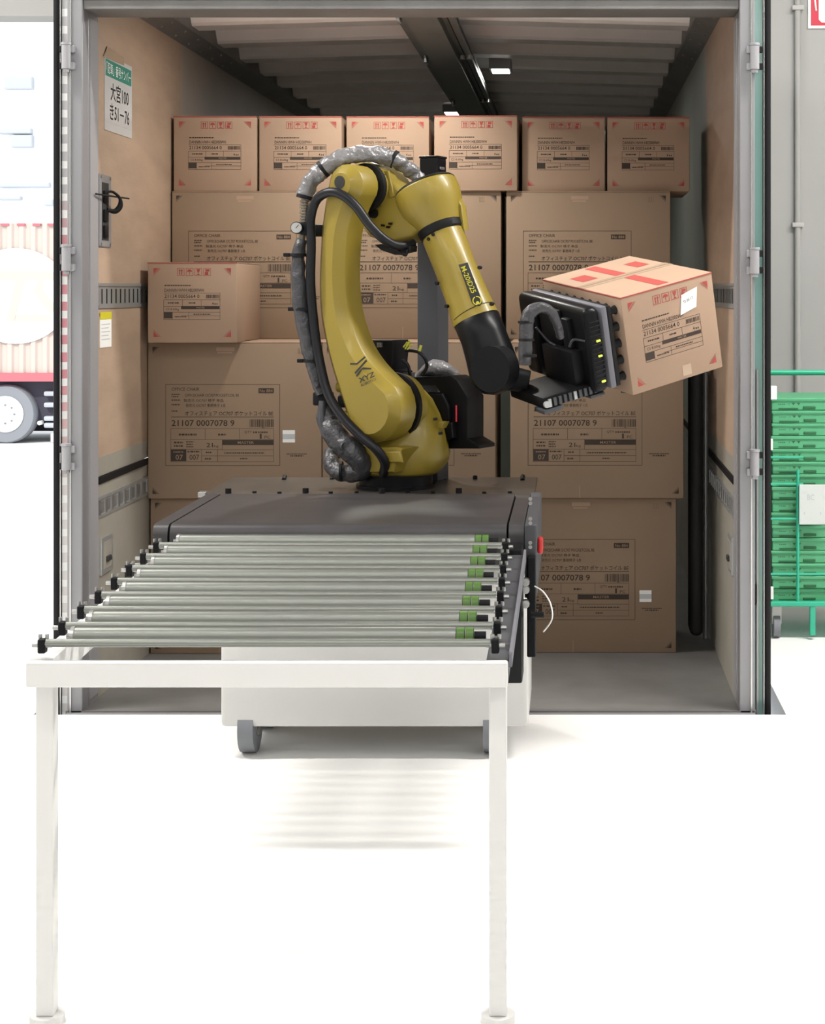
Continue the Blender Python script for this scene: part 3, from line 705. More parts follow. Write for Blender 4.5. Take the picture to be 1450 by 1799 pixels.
# ------------------------------------------------------------------ roller conveyor in front of the cart
RC = thing('roller_conveyor', 'roller conveyor of zinc tubes with green sleeves running towards the viewer', 'conveyor', (-.66, 3.9, 0))
NR = 8; dF, dN = 4.377, 3.531
def rl(k):                                              # left end, right end of the bright tube, top height at roller k
    t = k/6.0; d = dF + (dN-dF)*t
    return (-1.0605 + .0165*t, -.2605 + .0165*t, d, .848 - .0375*t)
rr = .019; roller0 = shaft0 = None
for k in range(NR):
    x0, x1, d, zt = rl(k); zc = zt - rr
    f = MB(); f.cyl((x0,d,zc), (x1,d,zc), rr, n=28); ro = f.build('roller', 'roller_zinc', RC, 40)
    MB().cyl((x0-.012,d,zc), (x0,d,zc), .006, n=10).build('axle', 'bolt_zinc', ro)
    MB().cyl((x0-.002,d,zc), (x0+.006,d,zc), rr+.0015, n=20).build('end_ring', 'bolt_zinc', ro)
    for i in range(2): MB().cyl((x1+.001+i*.019,d,zc), (x1+.0175+i*.019,d,zc), rr-.001, n=20).build('green_sleeve', 'roller_sleeve', ro, 40)
    MB().cyl((x1+.038,d,zc), (x1+.062,d,zc), .010, n=12).build('axle', 'black_plastic', ro)
    # thin cross shaft between two rollers, resting in brackets on both rails
    ds = d - .0705; zs = zc - .003 + .004
    sh = MB().cyl((x0-.035,ds,zs), (x1+.075,ds,zs), .0085, n=14).build('cross_shaft', 'roller_zinc', RC, 40)
    for xx in (x0-.04, x1+.085):
        MB().bbox((xx-.008,ds-.010,zs-.02), (xx+.008,ds+.010,zs+.009), .003).build('shaft_bracket', 'black_plastic', sh)
        for s in (-.006, .008): MB().cyl((xx+s,ds+.004,zs+.008), (xx+s,ds+.004,zs+.017), .004, n=8).build('bracket_bolt', 'bolt_zinc', sh, 40)
        MB().cyl((xx-.02,ds-.002,zs-.004), (xx+.02,ds-.002,zs-.004), .005, n=8).build('bracket_pin', 'bolt_zinc', sh)
# rails, end bar and legs
def rail(name, xa, xb, ya, za, yb, zb, h, mname):
    f = MB(); f.rings([[Vector((xa,ya,za)),Vector((xb,ya,za)),Vector((xb,ya,za-h)),Vector((xa,ya,za-h))], [Vector((xa,yb,zb)),Vector((xb,yb,zb)),Vector((xb,yb,zb-h)),Vector((xa,yb,zb-h))]])
    return f.build(name, mname, RC)
xa, xb, d_, z_ = rl(NR-.4)
rail('side_rail', xa-.062, xa-.018, 4.40, .800, d_, z_-.045, .05, 'cart_grey')
rail('side_rail', xb+.066, xb+.11, 4.33, .800, d_, z_-.045, .05, 'anthracite')
rail('rail_guard', xb+.112, xb+.118, 4.33, .815, d_, z_-.030, .03, 'grey_strip')
MB().bbox((xa-.062,d_-.03,z_-.095), (xb+.11,d_,z_-.045), .004).build('end_bar', 'cart_grey', RC)
for x in (xa-.04, xb+.088):
    lg = MB().bbox((x-.018,d_+.02,.02), (x+.018,d_+.056,z_-.094), .003).build('leg', 'cart_grey', RC)
    MB().cyl((x,d_+.038,0), (x,d_+.038,.02), .035, n=16).build('foot', 'cart_grey', lg, 40)
br = MB().bbox((xa-.10,4.26,.74), (xa-.066,4.32,.79), .003).build('sensor_bracket', 'bolt_zinc', RC)
MB().bbox((xa-.135,4.265,.70), (xa-.118,4.305,.785), .003).build('sensor', 'black_plastic', br)
MB().cyl((xa-.125,4.285,.783), (xa-.09,4.285,.783), .004, n=8).build('sensor_arm', 'bolt_zinc', br)

# ------------------------------------------------------------------ the yellow robot
PSI = R(60); Hx = Vector((math.cos(PSI), math.sin(PSI), 0)); Ux = Vector((math.sin(PSI), -math.cos(PSI), 0))
R0 = Vector(((696-VX)*5.42/FPX, 5.42, 0))
def uz(px, py, k):
    """in-plane coordinates (u, z) of the arm plane shifted by k along the joint axis"""
    mm = (px - VX)/FPX
    u = (mm*(R0.y + Hx.y*k) - R0.x - Hx.x*k)/(Ux.x - mm*Ux.y)
    Y = R0.y + Ux.y*u + Hx.y*k
    return u, CAMZ + (VY - py)*Y/FPX
def W(u, k, z): return R0 + Ux*u + Hx*k + Vector((0, 0, z))
def RP(px, py, k): u, z = uz(px, py, k); return W(u, k, z)
RB = thing('industrial_robot', 'yellow six-axis industrial robot arm with black suction gripper', 'robot', (R0.x, R0.y, PLZ))
RP_PX = 2856/5.42
def pxprism(name, mname, pts, k0, k1, bev=.006, parent=None, sm=35):
    km = (k0+k1)/2; q = []
    for px, py in pts: u, z = uz(px, py, km); q.append(W(u, k0, z))
    return MB().prism(q, Hx*(k1-k0), 0, bev).build(name, mname, parent or RB, sm)
# pedestal and base turntable
pd = MB(); pd.cyl((R0.x,R0.y,PLZ), (R0.x,R0.y,PLZ+.012), .132, n=40); pd.cyl((R0.x,R0.y,PLZ+.012), (R0.x,R0.y,PLZ+.058), .122, n=40); pd.build('pedestal', 'black_satin', RB, 40)
secs = [(829,632,771),(824,624,777),(810,622,788),(795,628,791),(775,648,788),(750,664,783),(725,676,774),(700,688,760),(682,698,742),(672,706,724)]
rings = []
for py, a, b in secs:
    c = P((a+b)/2, py, 5.44); hw = (b-a)/2*5.44/FPX; dp = max(min(hw*1.05, .15), .02); n = 36; ring = []
    for i in range(n):
        t = 2*math.pi*i/n; cs, sn = math.cos(t), math.sin(t)
        e = .72; ring.append(c + Vector((math.copysign(abs(cs)**e, cs)*hw, math.copysign(abs(sn)**e, sn)*dp, 0)))
    rings.append(ring)
tu = MB().rings(rings).build('turret', 'robot_yellow', RB, 50)
pxprism('base_step', 'robot_yellow', [(640,783),(716,783),(728,786),(716,812),(712,827),(650,827),(640,812)], -.150, -.02, .008, tu)
pxprism('base_window', 'robot_yellow', [(668,793),(704,793),(708,812),(668,812)], -.158, -.145, .004, tu)
for (px, py) in ((767,736),(776,761)): q = RP(px, py, -.10); MB().cyl(q, q-Hx*.012, .005, n=8).build('turret_screw', 'rubber', tu)
pxprism('lift_lug', 'robot_yellow', [(775,740),(786,741),(780,752),(772,752)], .0, .03, .002, tu)
# lower arm, a chamfered curved casting
K0, TH = -.125, .13
path = [(620,327,.070),(610,358,.060),(601,400,.053),(597,450,.0515),(596,500,.053),(600,550,.056),(609,590,.060),(622,630,.068),(641,670,.084),(668,716,.112)]
pp = smooth([(Vector((*uz(a, b, K0), 0)), w_) for a, b, w_ in path], 5)
def arm_outline(ins):
    L, Rr = [], []
    for i, (p, w_) in enumerate(pp):
        t = (pp[min(i+1, len(pp)-1)][0] - pp[max(i-1, 0)][0]).normalized(); n = Vector((-t.y, t.x, 0)); q = max(w_-ins, .004)
        L.append(p + n*q); Rr.append(p - n*q)
    def capn(p, a, b, n=10):
        v0 = a - p; r_ = v0.length; a0 = math.atan2(v0.y, v0.x); out = []
        for i in range(1, n): out.append(p + Vector((math.cos(a0 - math.pi*i/n), math.sin(a0 - math.pi*i/n), 0))*r_)
        return out
    # walk: L forward (top to bottom), bottom cap, R backward, top cap
    bc = capn(pp[-1][0], L[-1], Rr[-1]); tcap = capn(pp[0][0], Rr[0], L[0])
    if (bc[5] - pp[-1][0]).dot(pp[-1][0] - pp[-2][0]) < 0:
        def capp(p, a, n=10):
            v0 = a - p; r_ = v0.length; a0 = math.atan2(v0.y, v0.x)
            return [p + Vector((math.cos(a0 + math.pi*i/n), math.sin(a0 + math.pi*i/n), 0))*r_ for i in range(1, n)]
        bc = capp(pp[-1][0], L[-1]); tcap = capp(pp[0][0], Rr[0])
    return L + bc + Rr[::-1] + tcap
ringset = []
for kk, ins in ((-TH/2,.030), (-TH/2+.002,.0275), (-TH/2+.028,.0015), (-TH/2+.031,0), (TH/2-.02,0), (TH/2,.018)):
    ringset.append([W(p.x, K0+kk, p.y) for p in arm_outline(ins)])
f = MB(); f.rings(ringset, True, True)
bm = bmesh.new(); vs_ = [bm.verts.new(p) for p in f.v]
for fc in f.f:
    try: bm.faces.new([vs_[i] for i in fc])
    except ValueError: pass
bmesh.ops.recalc_face_normals(bm, faces=bm.faces[:]); bm.verts.index_update()
f = MB(); f.add([v.co.copy() for v in bm.verts], [tuple(v.index for v in q.verts) for q in bm.faces]); bm.free()
AR = f.build('lower_arm', 'robot_yellow', RB, 28)
KF = K0 - TH/2
q = RP(597,320,KF); MB().cyl(q + Hx*.01, q - Hx*.0015, .021, n=20).build('arm_hole', 'hole_dark', AR)
for (px, py) in ((612,680),(620,732)):
    q = RP(px-4, py, K0-.03); MB().cyl(q - Ux*.03, q + Ux*.03, .018, n=16).build('arm_boss', 'robot_yellow', AR, 40)
q = RP(553,405,K0); MB().bbox((-.03,-.02,-.02), (.03,.02,.02), .006, M=Matrix.Translation(q)).build('clamp_block', 'rubber', AR, 40)
q = RP(608,705,K0-.02); MB().bbox((-.025,-.02,-.02), (.02,.02,.02), .006, M=Matrix.Translation(q)).build('clamp_block', 'rubber', AR, 40)
# maker's mark printed on the arm: three slanted bars, name, small line
def decal(pts, k=KF-.0015): return [W(*(lambda a: (a[0], k, a[1]))(uz(px, py, KF))) for px, py in pts]
def addpoly(f, pts):
    p = decal(pts); n = (p[1]-p[0]).cross(p[2]-p[0]); f.add(p if n.dot(Hx) < 0 else p[::-1], [tuple(range(len(p)))])
f = MB()
O = lambda lst: [(490 + x*230/1427, 560 + y*230/1427) for x, y in lst]
addpoly(f, O([(780,483),(852,483),(858,500),(782,500)])); addpoly(f, O([(852,483),(942,405),(950,425),(858,500)]))
addpoly(f, O([(828,585),(955,442),(968,462),(838,602)]))
addpoly(f, O([(845,615),(895,550),(912,553),(852,634)])); addpoly(f, O([(895,550),(920,530),(1010,535),(1014,552),(912,553)]))
f.build('maker_mark', 'text_black', AR)
def decal_text(txt, bl, br, tl, bold=0.0, k=KF-.0015):
    vv, ff = text_mesh(txt, bold); f = MB()
    v = decal([(bl[0] + (br[0]-bl[0])*a + (tl[0]-bl[0])*b, bl[1] + (br[1]-bl[1])*a + (tl[1]-bl[1])*b) for a, b in vv], k)
    f.add(v, ff); return f
a_, b_, c_ = O([(882,702),(1052,632),(868,655)]); b2 = O([(1042,580)])[0]
decal_text('XYZ', a_, (b_[0],b_[1]-1), (a_[0]-2.0,a_[1]-8.5), .02).build('maker_name', 'text_black', AR)
a_, b_ = O([(905,738),(1066,668)]); decal_text('ROBOTICS', a_, b_, (a_[0]-.8,a_[1]-4.2), .006).build('maker_name', 'text_black', AR)
# joint rings and drums
J2 = uz(668,716,K0); J3 = uz(620,327,K0)
MB().cyl(W(J2[0],-.062,J2[1]), W(J2[0],-.046,J2[1]), .113, n=40).build('joint_ring', 'rubber', RB, 40)
MB().cyl(W(J2[0],-.046,J2[1]), W(J2[0],-.005,J2[1]), .105, n=40).build('shoulder_drum', 'robot_yellow', RB, 40)
MB().cyl(W(J3[0],-.062,J3[1]), W(J3[0],-.044,J3[1]), .080, n=36).build('joint_ring', 'rubber', RB, 40)
MB().cyl(W(J3[0],-.044,J3[1]), W(J3[0],.03,J3[1]), .074, n=36).build('elbow_drum', 'robot_yellow', RB, 40)
el = pxprism('elbow_housing', 'robot_yellow', [(644,288),(664,285),(684,292),(703,317),(722,334),(760,345),(760,400),(738,420),(715,427),(690,424),(668,417),(648,392),(640,350)], -.02, .11, .014)
pxprism('elbow_rib', 'robot_yellow', [(674,300),(684,300),(694,345),(686,348)], -.026, -.015, .004, el)
for (px, py) in ((678,308),(680,345),(675,396),(684,399),(688,393)): q = RP(px, py, -.022); MB().cyl(q, q-Hx*.014, .004, n=8).build('elbow_screw', 'rubber', el)
q = RP(658,375,-.025); MB().cyl(q, q-Hx*.012, .016, n=14).build('elbow_port', 'rubber', el, 40)
# upper arm housing, ring, forearm, wrist: revolved bodies along the forearm axis
KU = .045
def lathe(name, mname, secs, parent=None, sm=40, k=KU, n=36, squash=None):
    pts = [RP(a, b, k) for a, b, _ in secs]; ax_ = (pts[-1]-pts[0]).normalized(); e1 = ax_.cross(Hx).normalized(); e2 = ax_.cross(e1)
    rings = []
    for p, (_, _, r_) in zip(pts, secs):
        r_ = r_/RP_PX; rings.append([p + (e1*math.cos(2*math.pi*i/n) + e2*math.sin(2*math.pi*i/n))*r_ for i in range(n)])
    return MB().rings(rings).build(name, mname, parent or RB, sm)
uh = lathe('upper_housing', 'robot_yellow', [(747,330,55),(748,333,57),(754,347,57.5),(760,364,55),(766,380,48),(773,398,40)], sm=22)
lathe('housing_rim', 'rubber', [(745.6,326.5,53),(747,330,56)], uh)
pxprism('housing_side', 'robot_yellow', [(806,345),(815,362),(820,404),(808,392)], .06, .09, .004, uh)
f = MB()
lathe('forearm_ring', 'rubber', [(772,396,38),(773,399,41),(777,409,40),(778,412,37)])
fa = lathe('forearm', 'robot_yellow', [(777.5,411,36),(779,414,37.5),(800,470,36),(820,520,37.5),(835,558,40.5),(837,562,40.5)], sm=30)
lathe('forearm_seam', 'rubber', [(832.5,551,40.3),(833,552,40.4)], fa)
for (px, py) in ((764,412),(770,498),(787,538),(845,470),(866,534),(756,420)):
    q = RP(px, py, KU-.062); MB().cyl(q, q-Hx*.012, .006, n=8).build('forearm_screw', 'rubber', fa)
pxprism('forearm_label', 'text_black', [(806,465),(822,461),(848,531),(843,538),(836,538),(830,533)], KU-.0785, KU-.076, 0.0004, fa)
kl = KU-.0785-.001
def ldecal(pts): return [W(*(lambda a: (a[0], kl, a[1]))(uz(px, py, KU-.0775))) for px, py in pts]
vv, ff = text_mesh('M-20iD25', .008); f = MB(); bl, br, tl = (810,470), (829.5,516), (818.5,466.5)
v = ldecal([(bl[0]+(br[0]-bl[0])*a+(tl[0]-bl[0])*b, bl[1]+(br[1]-bl[1])*a+(tl[1]-bl[1])*b) for a, b in vv]); f.add(v, ff); f.build('model_text', 'tag_yellow', fa)
f = MB(); n = 24; cen = (839,528)
for i in range(n):
    if i in (4, 5, 16): continue
    a0, a1 = 2*math.pi*i/n, 2*math.pi*(i+1)/n
    p = ldecal([(cen[0]+r_*math.cos(a), cen[1]+r_*math.sin(a)) for r_, a in ((6.2,a0),(6.2,a1),(8,a1),(8,a0))]); f.add(p, [(0,1,2,3)])
f.add(ldecal([(cen[0]+1+3*math.cos(a*.524), cen[1]+4+3*math.sin(a*.524)) for a in range(12)]), [tuple(range(12))])
f.build('ring_mark', 'tag_yellow', fa)
wr = lathe('wrist', 'black_satin', [(836.5,560,38),(838,562,40.5),(850,592,40),(860,622,42),(868,648,44),(874,666,41),(879,680,32),(882,688,16)], sm=60)
q = RP(870,648,KU-.06); MB().cyl(q+Hx*.03, q-Hx*.030, .074, n=36).build('wrist_cap', 'black_plastic', wr, 40)
q = RP(864,614,KU-.085); MB().cyl(q+Hx*.01, q-Hx*.004, .004, n=8).build('wrist_screw', 'bolt_zinc', wr)
MB().tube([RP(812,578,KU-.03),RP(822,600,KU-.04),RP(832,622,KU-.04)], .006, n=8).build('wrist_clip', 'anthracite', wr, 60)

# ---- gripper, in the frame of the held carton: a to the right, b down from its top, c into the depth, from the front upper left corner
def G(a, b, c): return T0 + ea*a - eb*b + ec*c
GM = Matrix(((ea.x,-eb.x,ec.x,T0.x),(ea.y,-eb.y,ec.y,T0.y),(ea.z,-eb.z,ec.z,T0.z),(0,0,0,1)))
def gbox(name, mname, lo, hi, bev, parent, sm=35, seg=2): return MB().bbox(lo, hi, bev, M=GM, seg=seg).build(name, mname, parent, sm)
fl = MB().cyl(RP(884,662,KU-.01), G(-.262,.245,.20), .042, .036, n=28).build('wrist_flange', 'black_plastic', RB, 40)
gp = gbox('gripper_panel', 'black_satin', (-.128,.012,.015), (-.072,.292,.455), .022, RB, 35, 4)
gbox('gripper_rim', 'grey_strip', (-.070,.016,.012), (-.046,.288,.458), .008, gp)
gbox('back_rib', 'black_plastic', (-.150,.05,.10), (-.126,.27,.14), .006, gp)
gbox('back_rib', 'black_plastic', (-.150,.05,.31), (-.126,.27,.35), .006, gp)
gbox('back_cover', 'black_plastic', (-.142,.03,.16), (-.126,.15,.29), .01, gp)
for i in range(15):
    b = .055 + i*.0145
    gbox('cooling_fin', 'rubber', (-.118,b,.0125), (-.080,b+.004,.016), .0008, gp)
for b in (.118, .168, .252): gbox('status_light', 'led_lime', (-.100,b,.0115), (-.086,b+.006,.0150), .001, gp)
gbox('foam_plate', 'rubber', (-.046,.02,.015), (-.030,.286,.455), .004, gp)
c0 = None
for ib in range(5):
    for ic in range(9):
        b = .045 + ib*.055; c = .04 + ic*.049
        if c0 is None:
            f = MB(); f.cyl(G(-.031,b,c), G(-.018,b,c), .010, .014, n=12); f.cyl(G(-.018,b,c), G(-.001,b,c), .011, .0155, n=12)
            c0 = f.build('suction_cup', 'rubber', gp, 40); cb0 = (b, c)
        else:
            o = c0.copy(); COL.objects.link(o); o.location = c0.location + (G(0,b,c) - G(0,*cb0))
sl = gbox('gripper_arm', 'black_plastic', (-.30,.262,.05), (-.075,.300,.27), .006, RB)
gbox('arm_upright', 'black_plastic', (-.165,.15,.07), (-.125,.27,.26), .006, sl)
gbox('arm_foot', 'anthracite', (-.305,.300,.045), (-.235,.316,.11), .004, sl)
gbox('arm_foot', 'anthracite', (-.130,.300,.045), (-.075,.312,.11), .004, sl)
for i in range(11):
    a = -.285 + i*.019; gbox('rack_tooth', 'anthracite' if i % 5 else 'track_zinc', (a,.270,.044), (a+.011,.296,.051), .001, sl)
MB().cyl(G(-.292,.284,.05), G(-.292,.284,.042), .011, n=12).build('arm_bolt', 'track_zinc', sl, 40)
f = MB(); f.tube([P(922,640,5.06),P(924,600,5.05),P(926,565,5.05),P(933,548,5.05),P(952,540,5.06),P(970,550,5.08),P(980,572,5.10),P(985,592,5.13)], [.020,.022,.022,.021,.018,.016,.014,.013], n=14, wrinkle=.10, seed=2); hz = f.build('gripper_hose', 'sleeve_grey', gp, 60)
for (px, py) in ((924,566),(925,597),(930,625)): q = P(px, py, 5.05); MB().cyl(q-Vector((0,0,.004)), q+Vector((0,0,.004)), .0245, n=16).build('hose_tie', 'rubber', hz, 40)
f = MB(); f.tube([P(942,575,5.05),P(962,598,5.07),P(975,606,5.1)], .004, n=6); f.build('air_line', 'hose_black', gp, 60)
f = MB(); f.tube([P(1000,610,5.02),P(1008,597,5.02),P(1028,600,5.02)], .004, n=6); f.build('air_line', 'hose_black', gp, 60)

# ---- dress pack: silver sleeve over the elbow, hoses down the arm, bundle at the base
f = MB(); f.tube([P(744,324,5.50),P(722,300,5.49),P(692,280,5.46),P(650,271,5.42),P(606,276,5.39),P(568,297,5.37),P(544,322,5.37),P(534,350,5.37)], [.022,.025,.027,.029,.029,.029,.028,.023], n=24, sub=12, wrinkle=.20, seed=1, freq=42); ss = f.build('silver_sleeve', 'sleeve_silver', RB, 35)
for (px, py, dd) in ((692,279.5,5.46),(568,297,5.37),(535,346,5.37)):
    q = P(px, py, dd); f = MB(); tn = {692: Vector((1,0,-.5)), 568: Vector((1,0,.75)), 535: Vector((.25,0,1))}[px].normalized(); f.cyl(q-tn*.006, q+tn*.006, .031 if px != 535 else .027, n=18); f.build('sleeve_tie', 'rubber', ss, 40)
f = MB()
base = [P(535,350,5.37),P(536,372,5.37),P(534,395,5.37),P(530,422,5.37)]
f.tube(base, .012, n=10); hn = f.build('inner_hose', 'spring_steel', RB, 60)
for i in range(11):
    q = P(535.5-.0*i, 354+i*5, 5.37); MB().cyl(q-Vector((0,0,.003)), q+Vector((0,0,.003)), .0165, n=14).build('spring_coil', 'spring_steel', hn, 40)
q = P(521,400,5.33); g = MB().cyl(q+Vector((0,.03,0)), q, .020, n=24).build('pressure_gauge', 'rubber', RB, 40)
MB().cyl(q, q-Vector((0,.003,0)), .0175, n=24).build('gauge_face', 'gauge_white', g, 40)
f = MB(); f.box((-.001,-.0005,-.002), (.001,.0005,.012), M=Matrix.Translation(q-Vector((0,.004,0))) @ Matrix.Rotation(R(40),4,'Y')); f.build('gauge_needle', 'rubber', g)
MB().bbox((-.022,-.015,-.02), (.022,.015,.02), .005, M=Matrix.Translation(P(540,402,5.36))).build('gauge_bracket', 'black_plastic', g, 40)
f = MB(); f.tube([P(531,420,5.37),P(525,440,5.37),P(525,480,5.36),P(529,540,5.36),P(541,600,5.36),P(556,660,5.36),P(566,692,5.36)], [.016,.022,.024,.026,.027,.024,.018], n=16, sub=8, wrinkle=.15, seed=3, freq=32); ls = f.build('hose_sleeve', 'sleeve_grey', RB, 70)
for (px, py) in ((525,448),(533,543),(549,634)):
    q = P(px, py, 5.36); MB().cyl(q-Vector((0,0,.005)), q+Vector((0,0,.005)), .030, n=16).build('sleeve_tie', 'rubber', ls, 40)
    MB().bbox((-.05,-.01,-.006), (-.028,.004,.007), .003, M=Matrix.Translation(q)).build('tie_tail', 'rubber', ls)
f = MB(); f.tube([P(726,428,5.36),P(700,432,5.31),P(676,421,5.28),P(650,396,5.27),P(625,362,5.27),P(600,342,5.28),P(577,338,5.30),P(556,352,5.33),P(546,385,5.34),P(547,430,5.34),P(546,500,5.34),P(552,570,5.34),P(561,630,5.33),P(576,690,5.31),P(600,730,5.28),P(632,764,5.25),P(660,788,5.23),P(676,812,5.24),P(674,832,5.28)], .0155, n=14); f.build('black_hose', 'hose_black', RB, 70)
ar = pxprism('hose_bracket', 'rubber', [(664,430),(690,428),(728,432),(727,442),(700,448),(676,440)], -.06, -.02, .003)
MB().tube([P(694,436,5.32),P(712,449,5.32),P(716,438,5.32)], .004, n=6).build('wire_loop', 'rubber', ar, 60)
q = RP(570,700,K0-.02); MB().bbox((-.035,-.025,-.022), (.03,.02,.022), .006, M=Matrix.Translation(q)).build('hose_clamp', 'rubber', RB, 40)
f = MB(); f.tube([P(570,712,5.36),P(574,735,5.35),P(586,760,5.33),P(606,782,5.31),P(628,803,5.30),P(638,822,5.31),P(618,831,5.33),P(594,829,5.35),P(582,815,5.38),P(584,797,5.42),P(600,790,5.46)], [.022,.032,.038,.040,.038,.034,.030,.027,.026,.025,.024], n=18, sub=8, wrinkle=.14, seed=5, freq=30); bs = f.build('base_sleeve', 'sleeve_grey', RB, 70)
f = MB(); f.tube([P(568,705,5.34),P(566,735,5.33),P(572,762,5.32),P(590,778,5.30),P(606,784,5.27)], .014, n=12, wrinkle=.1, seed=6); f.build('strap', 'anthracite', bs, 60)
for (px, py, a_) in ((600,828,.1),(620,830,-.1)):
    q = P(px, py, 5.335); MB().cyl(q-Vector((.004,0,0)), q+Vector((.004,0,0)), .034, n=16).build('sleeve_tie', 'rubber', bs, 40)

# ---- valve block, tubes and black cable guide on the turret's far side
vb = pxprism('valve_block', 'black_plastic', [(656,597),(704,597),(706,605),(702,648),(712,652),(712,660),(680,662),(672,640)], .0, .09, .004)
pxprism('valve_base', 'anthracite', [(684,655),(716,655),(716,664),(684,664)], -.01, .08, .003, vb)
pxprism('valve_plug', 'bolt_zinc', [(664,602),(671,602),(671,610),(664,610)], -.012, .0, .001, vb)
for i, (px, py) in enumerate(((709,610),(712,613),(716,614),(714,608))):
    q = RP(px, py, .03); MB().cyl(q, q + Vector((.014,-.004,.018)), .003, n=6).build('fitting', 'tube_lime', vb)
q = P(737,617,5.42); MB().cyl(q, q+Vector((.006,0,.02)), .005, n=8).build('fitting', 'tube_lime', vb)
f = MB(); f.tube([P(712,616,5.45),P(725,616,5.44),P(738,620,5.42),P(748,632,5.42),P(750,645,5.44),P(742,658,5.47)], .006, n=8); f.build('air_tube', 'hose_black', vb, 60)
f = MB(); f.tube([P(706,632,5.43),P(716,640,5.42),P(720,655,5.43),P(721,672,5.46)], .006, n=8); f.build('air_tube', 'hose_black', vb, 60)
gd = pxprism('cable_guide', 'black_plastic', [(690,663),(806,659),(818,667),(836,696),(836,768),(856,780),(856,786),(792,786),(800,770),(803,740),(802,712),(790,690),(780,676),(690,674)], .10, .20, .003)
MB().cyl(P(829,702,5.53), P(829,778,5.53), .003, n=6).build('guide_rod', 'bolt_zinc', gd)
f = MB(); f.tube([P(732,662,5.58),P(748,652,5.57),P(765,646,5.56),P(786,652,5.56),P(808,664,5.57)], [.010,.020,.030,.026,.012], n=14, wrinkle=.12, seed=8); f.build('cable_wrap', 'sleeve_silver', gd, 60)
f = MB(); f.tube([P(838,708,5.6),P(842,728,5.6),P(838,742,5.6)], [.006,.012,.006], n=8, wrinkle=.15, seed=9); f.build('cable_wrap', 'sleeve_grey', gd, 60)
mo = pxprism('axis_motor', 'black_plastic', [(742,690),(790,690),(802,712),(802,742),(760,745)], .08, .17, .006)
pxprism('motor_stripe', 'sign_red', [(800.5,712),(803,712),(803,741),(800.5,741)], .079, .082, .0006, mo)
pxprism('motor_plug', 'black_satin', [(778,748),(804,740),(806,768),(790,776),(782,768)], .07, .14, .006, mo)

# ------------------------------------------------------------------ roll cage with folded crates beside the truck
CX0 = P(1357,800,7.02).x; CX1 = CX0 + .58; CY0, CY1 = 7.02, 7.42
s7 = 7.0/FPX
def zpx(py): return CAMZ + (VY-py)*s7
RG = thing('roll_cage', 'teal wire roll cage holding folded green crates beside the truck', 'cage', ((CX0+CX1)/2, 7.2, 0))
for x in (CX0-.03, CX1+.03):
    for y in (CY0-.03, CY1+.03): MB().cyl((x,y,.12), (x,y,zpx(664)), .013, n=12).build('post', 'cage_teal', RG, 40)
for py in (803, 850, 911, 1008):
    MB().cyl((CX0-.03,CY0-.03,zpx(py)), (CX0+.13,CY0-.03,zpx(py)), .0055, n=8).build('front_wire', 'cage_teal', RG)
MB().cyl((P(1402,0,6.99).x,CY0-.032,zpx(1060)), (P(1402,0,6.99).x,CY0-.032,zpx(825)), .007, n=8).build('front_upright', 'cage_teal', RG)
MB().cyl((CX0+.13,CY0-.03,zpx(1008)), (CX1+.03,CY0-.03,zpx(1008)), .0055, n=8).build('front_wire', 'cage_teal', RG)
MB().bbox((CX0-.04,CY0-.045,zpx(1064)), (CX1+.04,CY0-.02,zpx(1055)), .004).build('base_bar', 'cage_teal', RG)
MB().bbox((CX0-.04,CY1+.02,zpx(1064)), (CX1+.04,CY1+.045,zpx(1055)), .004).build('base_bar', 'cage_teal', RG)
MB().bbox((CX0-.04,CY0-.04,zpx(1064)), (CX1+.04,CY1+.04,zpx(1059)), .002).build('base_tray', 'cage_teal', RG)
MB().cyl((CX0-.03,CY1+.03,zpx(664)), (CX1+.03,CY1+.03,zpx(664)), .013, n=12).build('top_bar', 'cage_teal', RG, 40)
MB().cyl((CX0-.03,CY0-.03,zpx(664)), (CX0-.03,CY1+.03,zpx(664)), .013, n=12).build('top_bar', 'cage_teal', RG, 40)
q = P(1428,1090,6.99); MB().bbox((q.x-.012,CY0-.04,.02), (q.x+.012,CY0-.02,zpx(1062)), .003).build('foot_bar', 'cage_teal', RG)
for i in range(28):                                       # side mesh
    z = zpx(1050) + (zpx(690)-zpx(1050))*i/27
    MB().box((CX0-.034,CY0-.03,z-.004), (CX0-.026,CY1+.03,z+.004)).build('side_wire', 'mesh_teal', RG)
for j in range(7):
    y = CY0 + (CY1-CY0)*j/6; MB().box((CX0-.035,y-.004,zpx(1052)), (CX0-.025,y+.004,zpx(672))).build('side_upright', 'mesh_teal', RG)
for px, py, wd, ht in ((1360,690,11,24),(1354,781,9,20),(1355,1042,9,22)):
    q = P(px, py, 6.97); MB().bbox((q.x-wd*s7/2,CY0-.052,q.z-ht*s7/2), (q.x+wd*s7/2,CY0-.036,q.z+ht*s7/2), .003).build('clip', 'paper', RG)
for x in (CX0+.02, CX1-.02):
    for y in (CY0+.02, CY1-.02):
        wl = MB().cyl((x-.014,y,.052), (x+.014,y,.052), .05, n=20).build('caster', 'tyre', RG, 40)
        MB().bbox((x-.022,y-.02,.06), (x+.022,y+.02,zpx(1064)), .003).build('caster_fork', 'bolt_zinc', wl)
x0, x1 = P(1404,0,6.98).x, P(1450,0,6.98).x+.01
pl = MB().bbox((x0,CY0-.052,zpx(920)), (x1,CY0-.040,zpx(850)), .002).build('tag_plate', 'label_plastic', RG)
f = MB(); f.text2('BC', x0+.035,zpx(877),x0+.065,zpx(867),CY0-.0525); 
for dx in (.02, .09): f.quad2(x0+dx, zpx(902), x0+dx+.004, zpx(898), CY0-.0525)
f.build('tag_text', 'paper_grey', pl)
LAY = 22.45*s7
zb = zpx(1059) + .001
ncr = int((zpx(680) - zb)/LAY)
crate0 = None
GC = 'folded green crates in the roll cage'
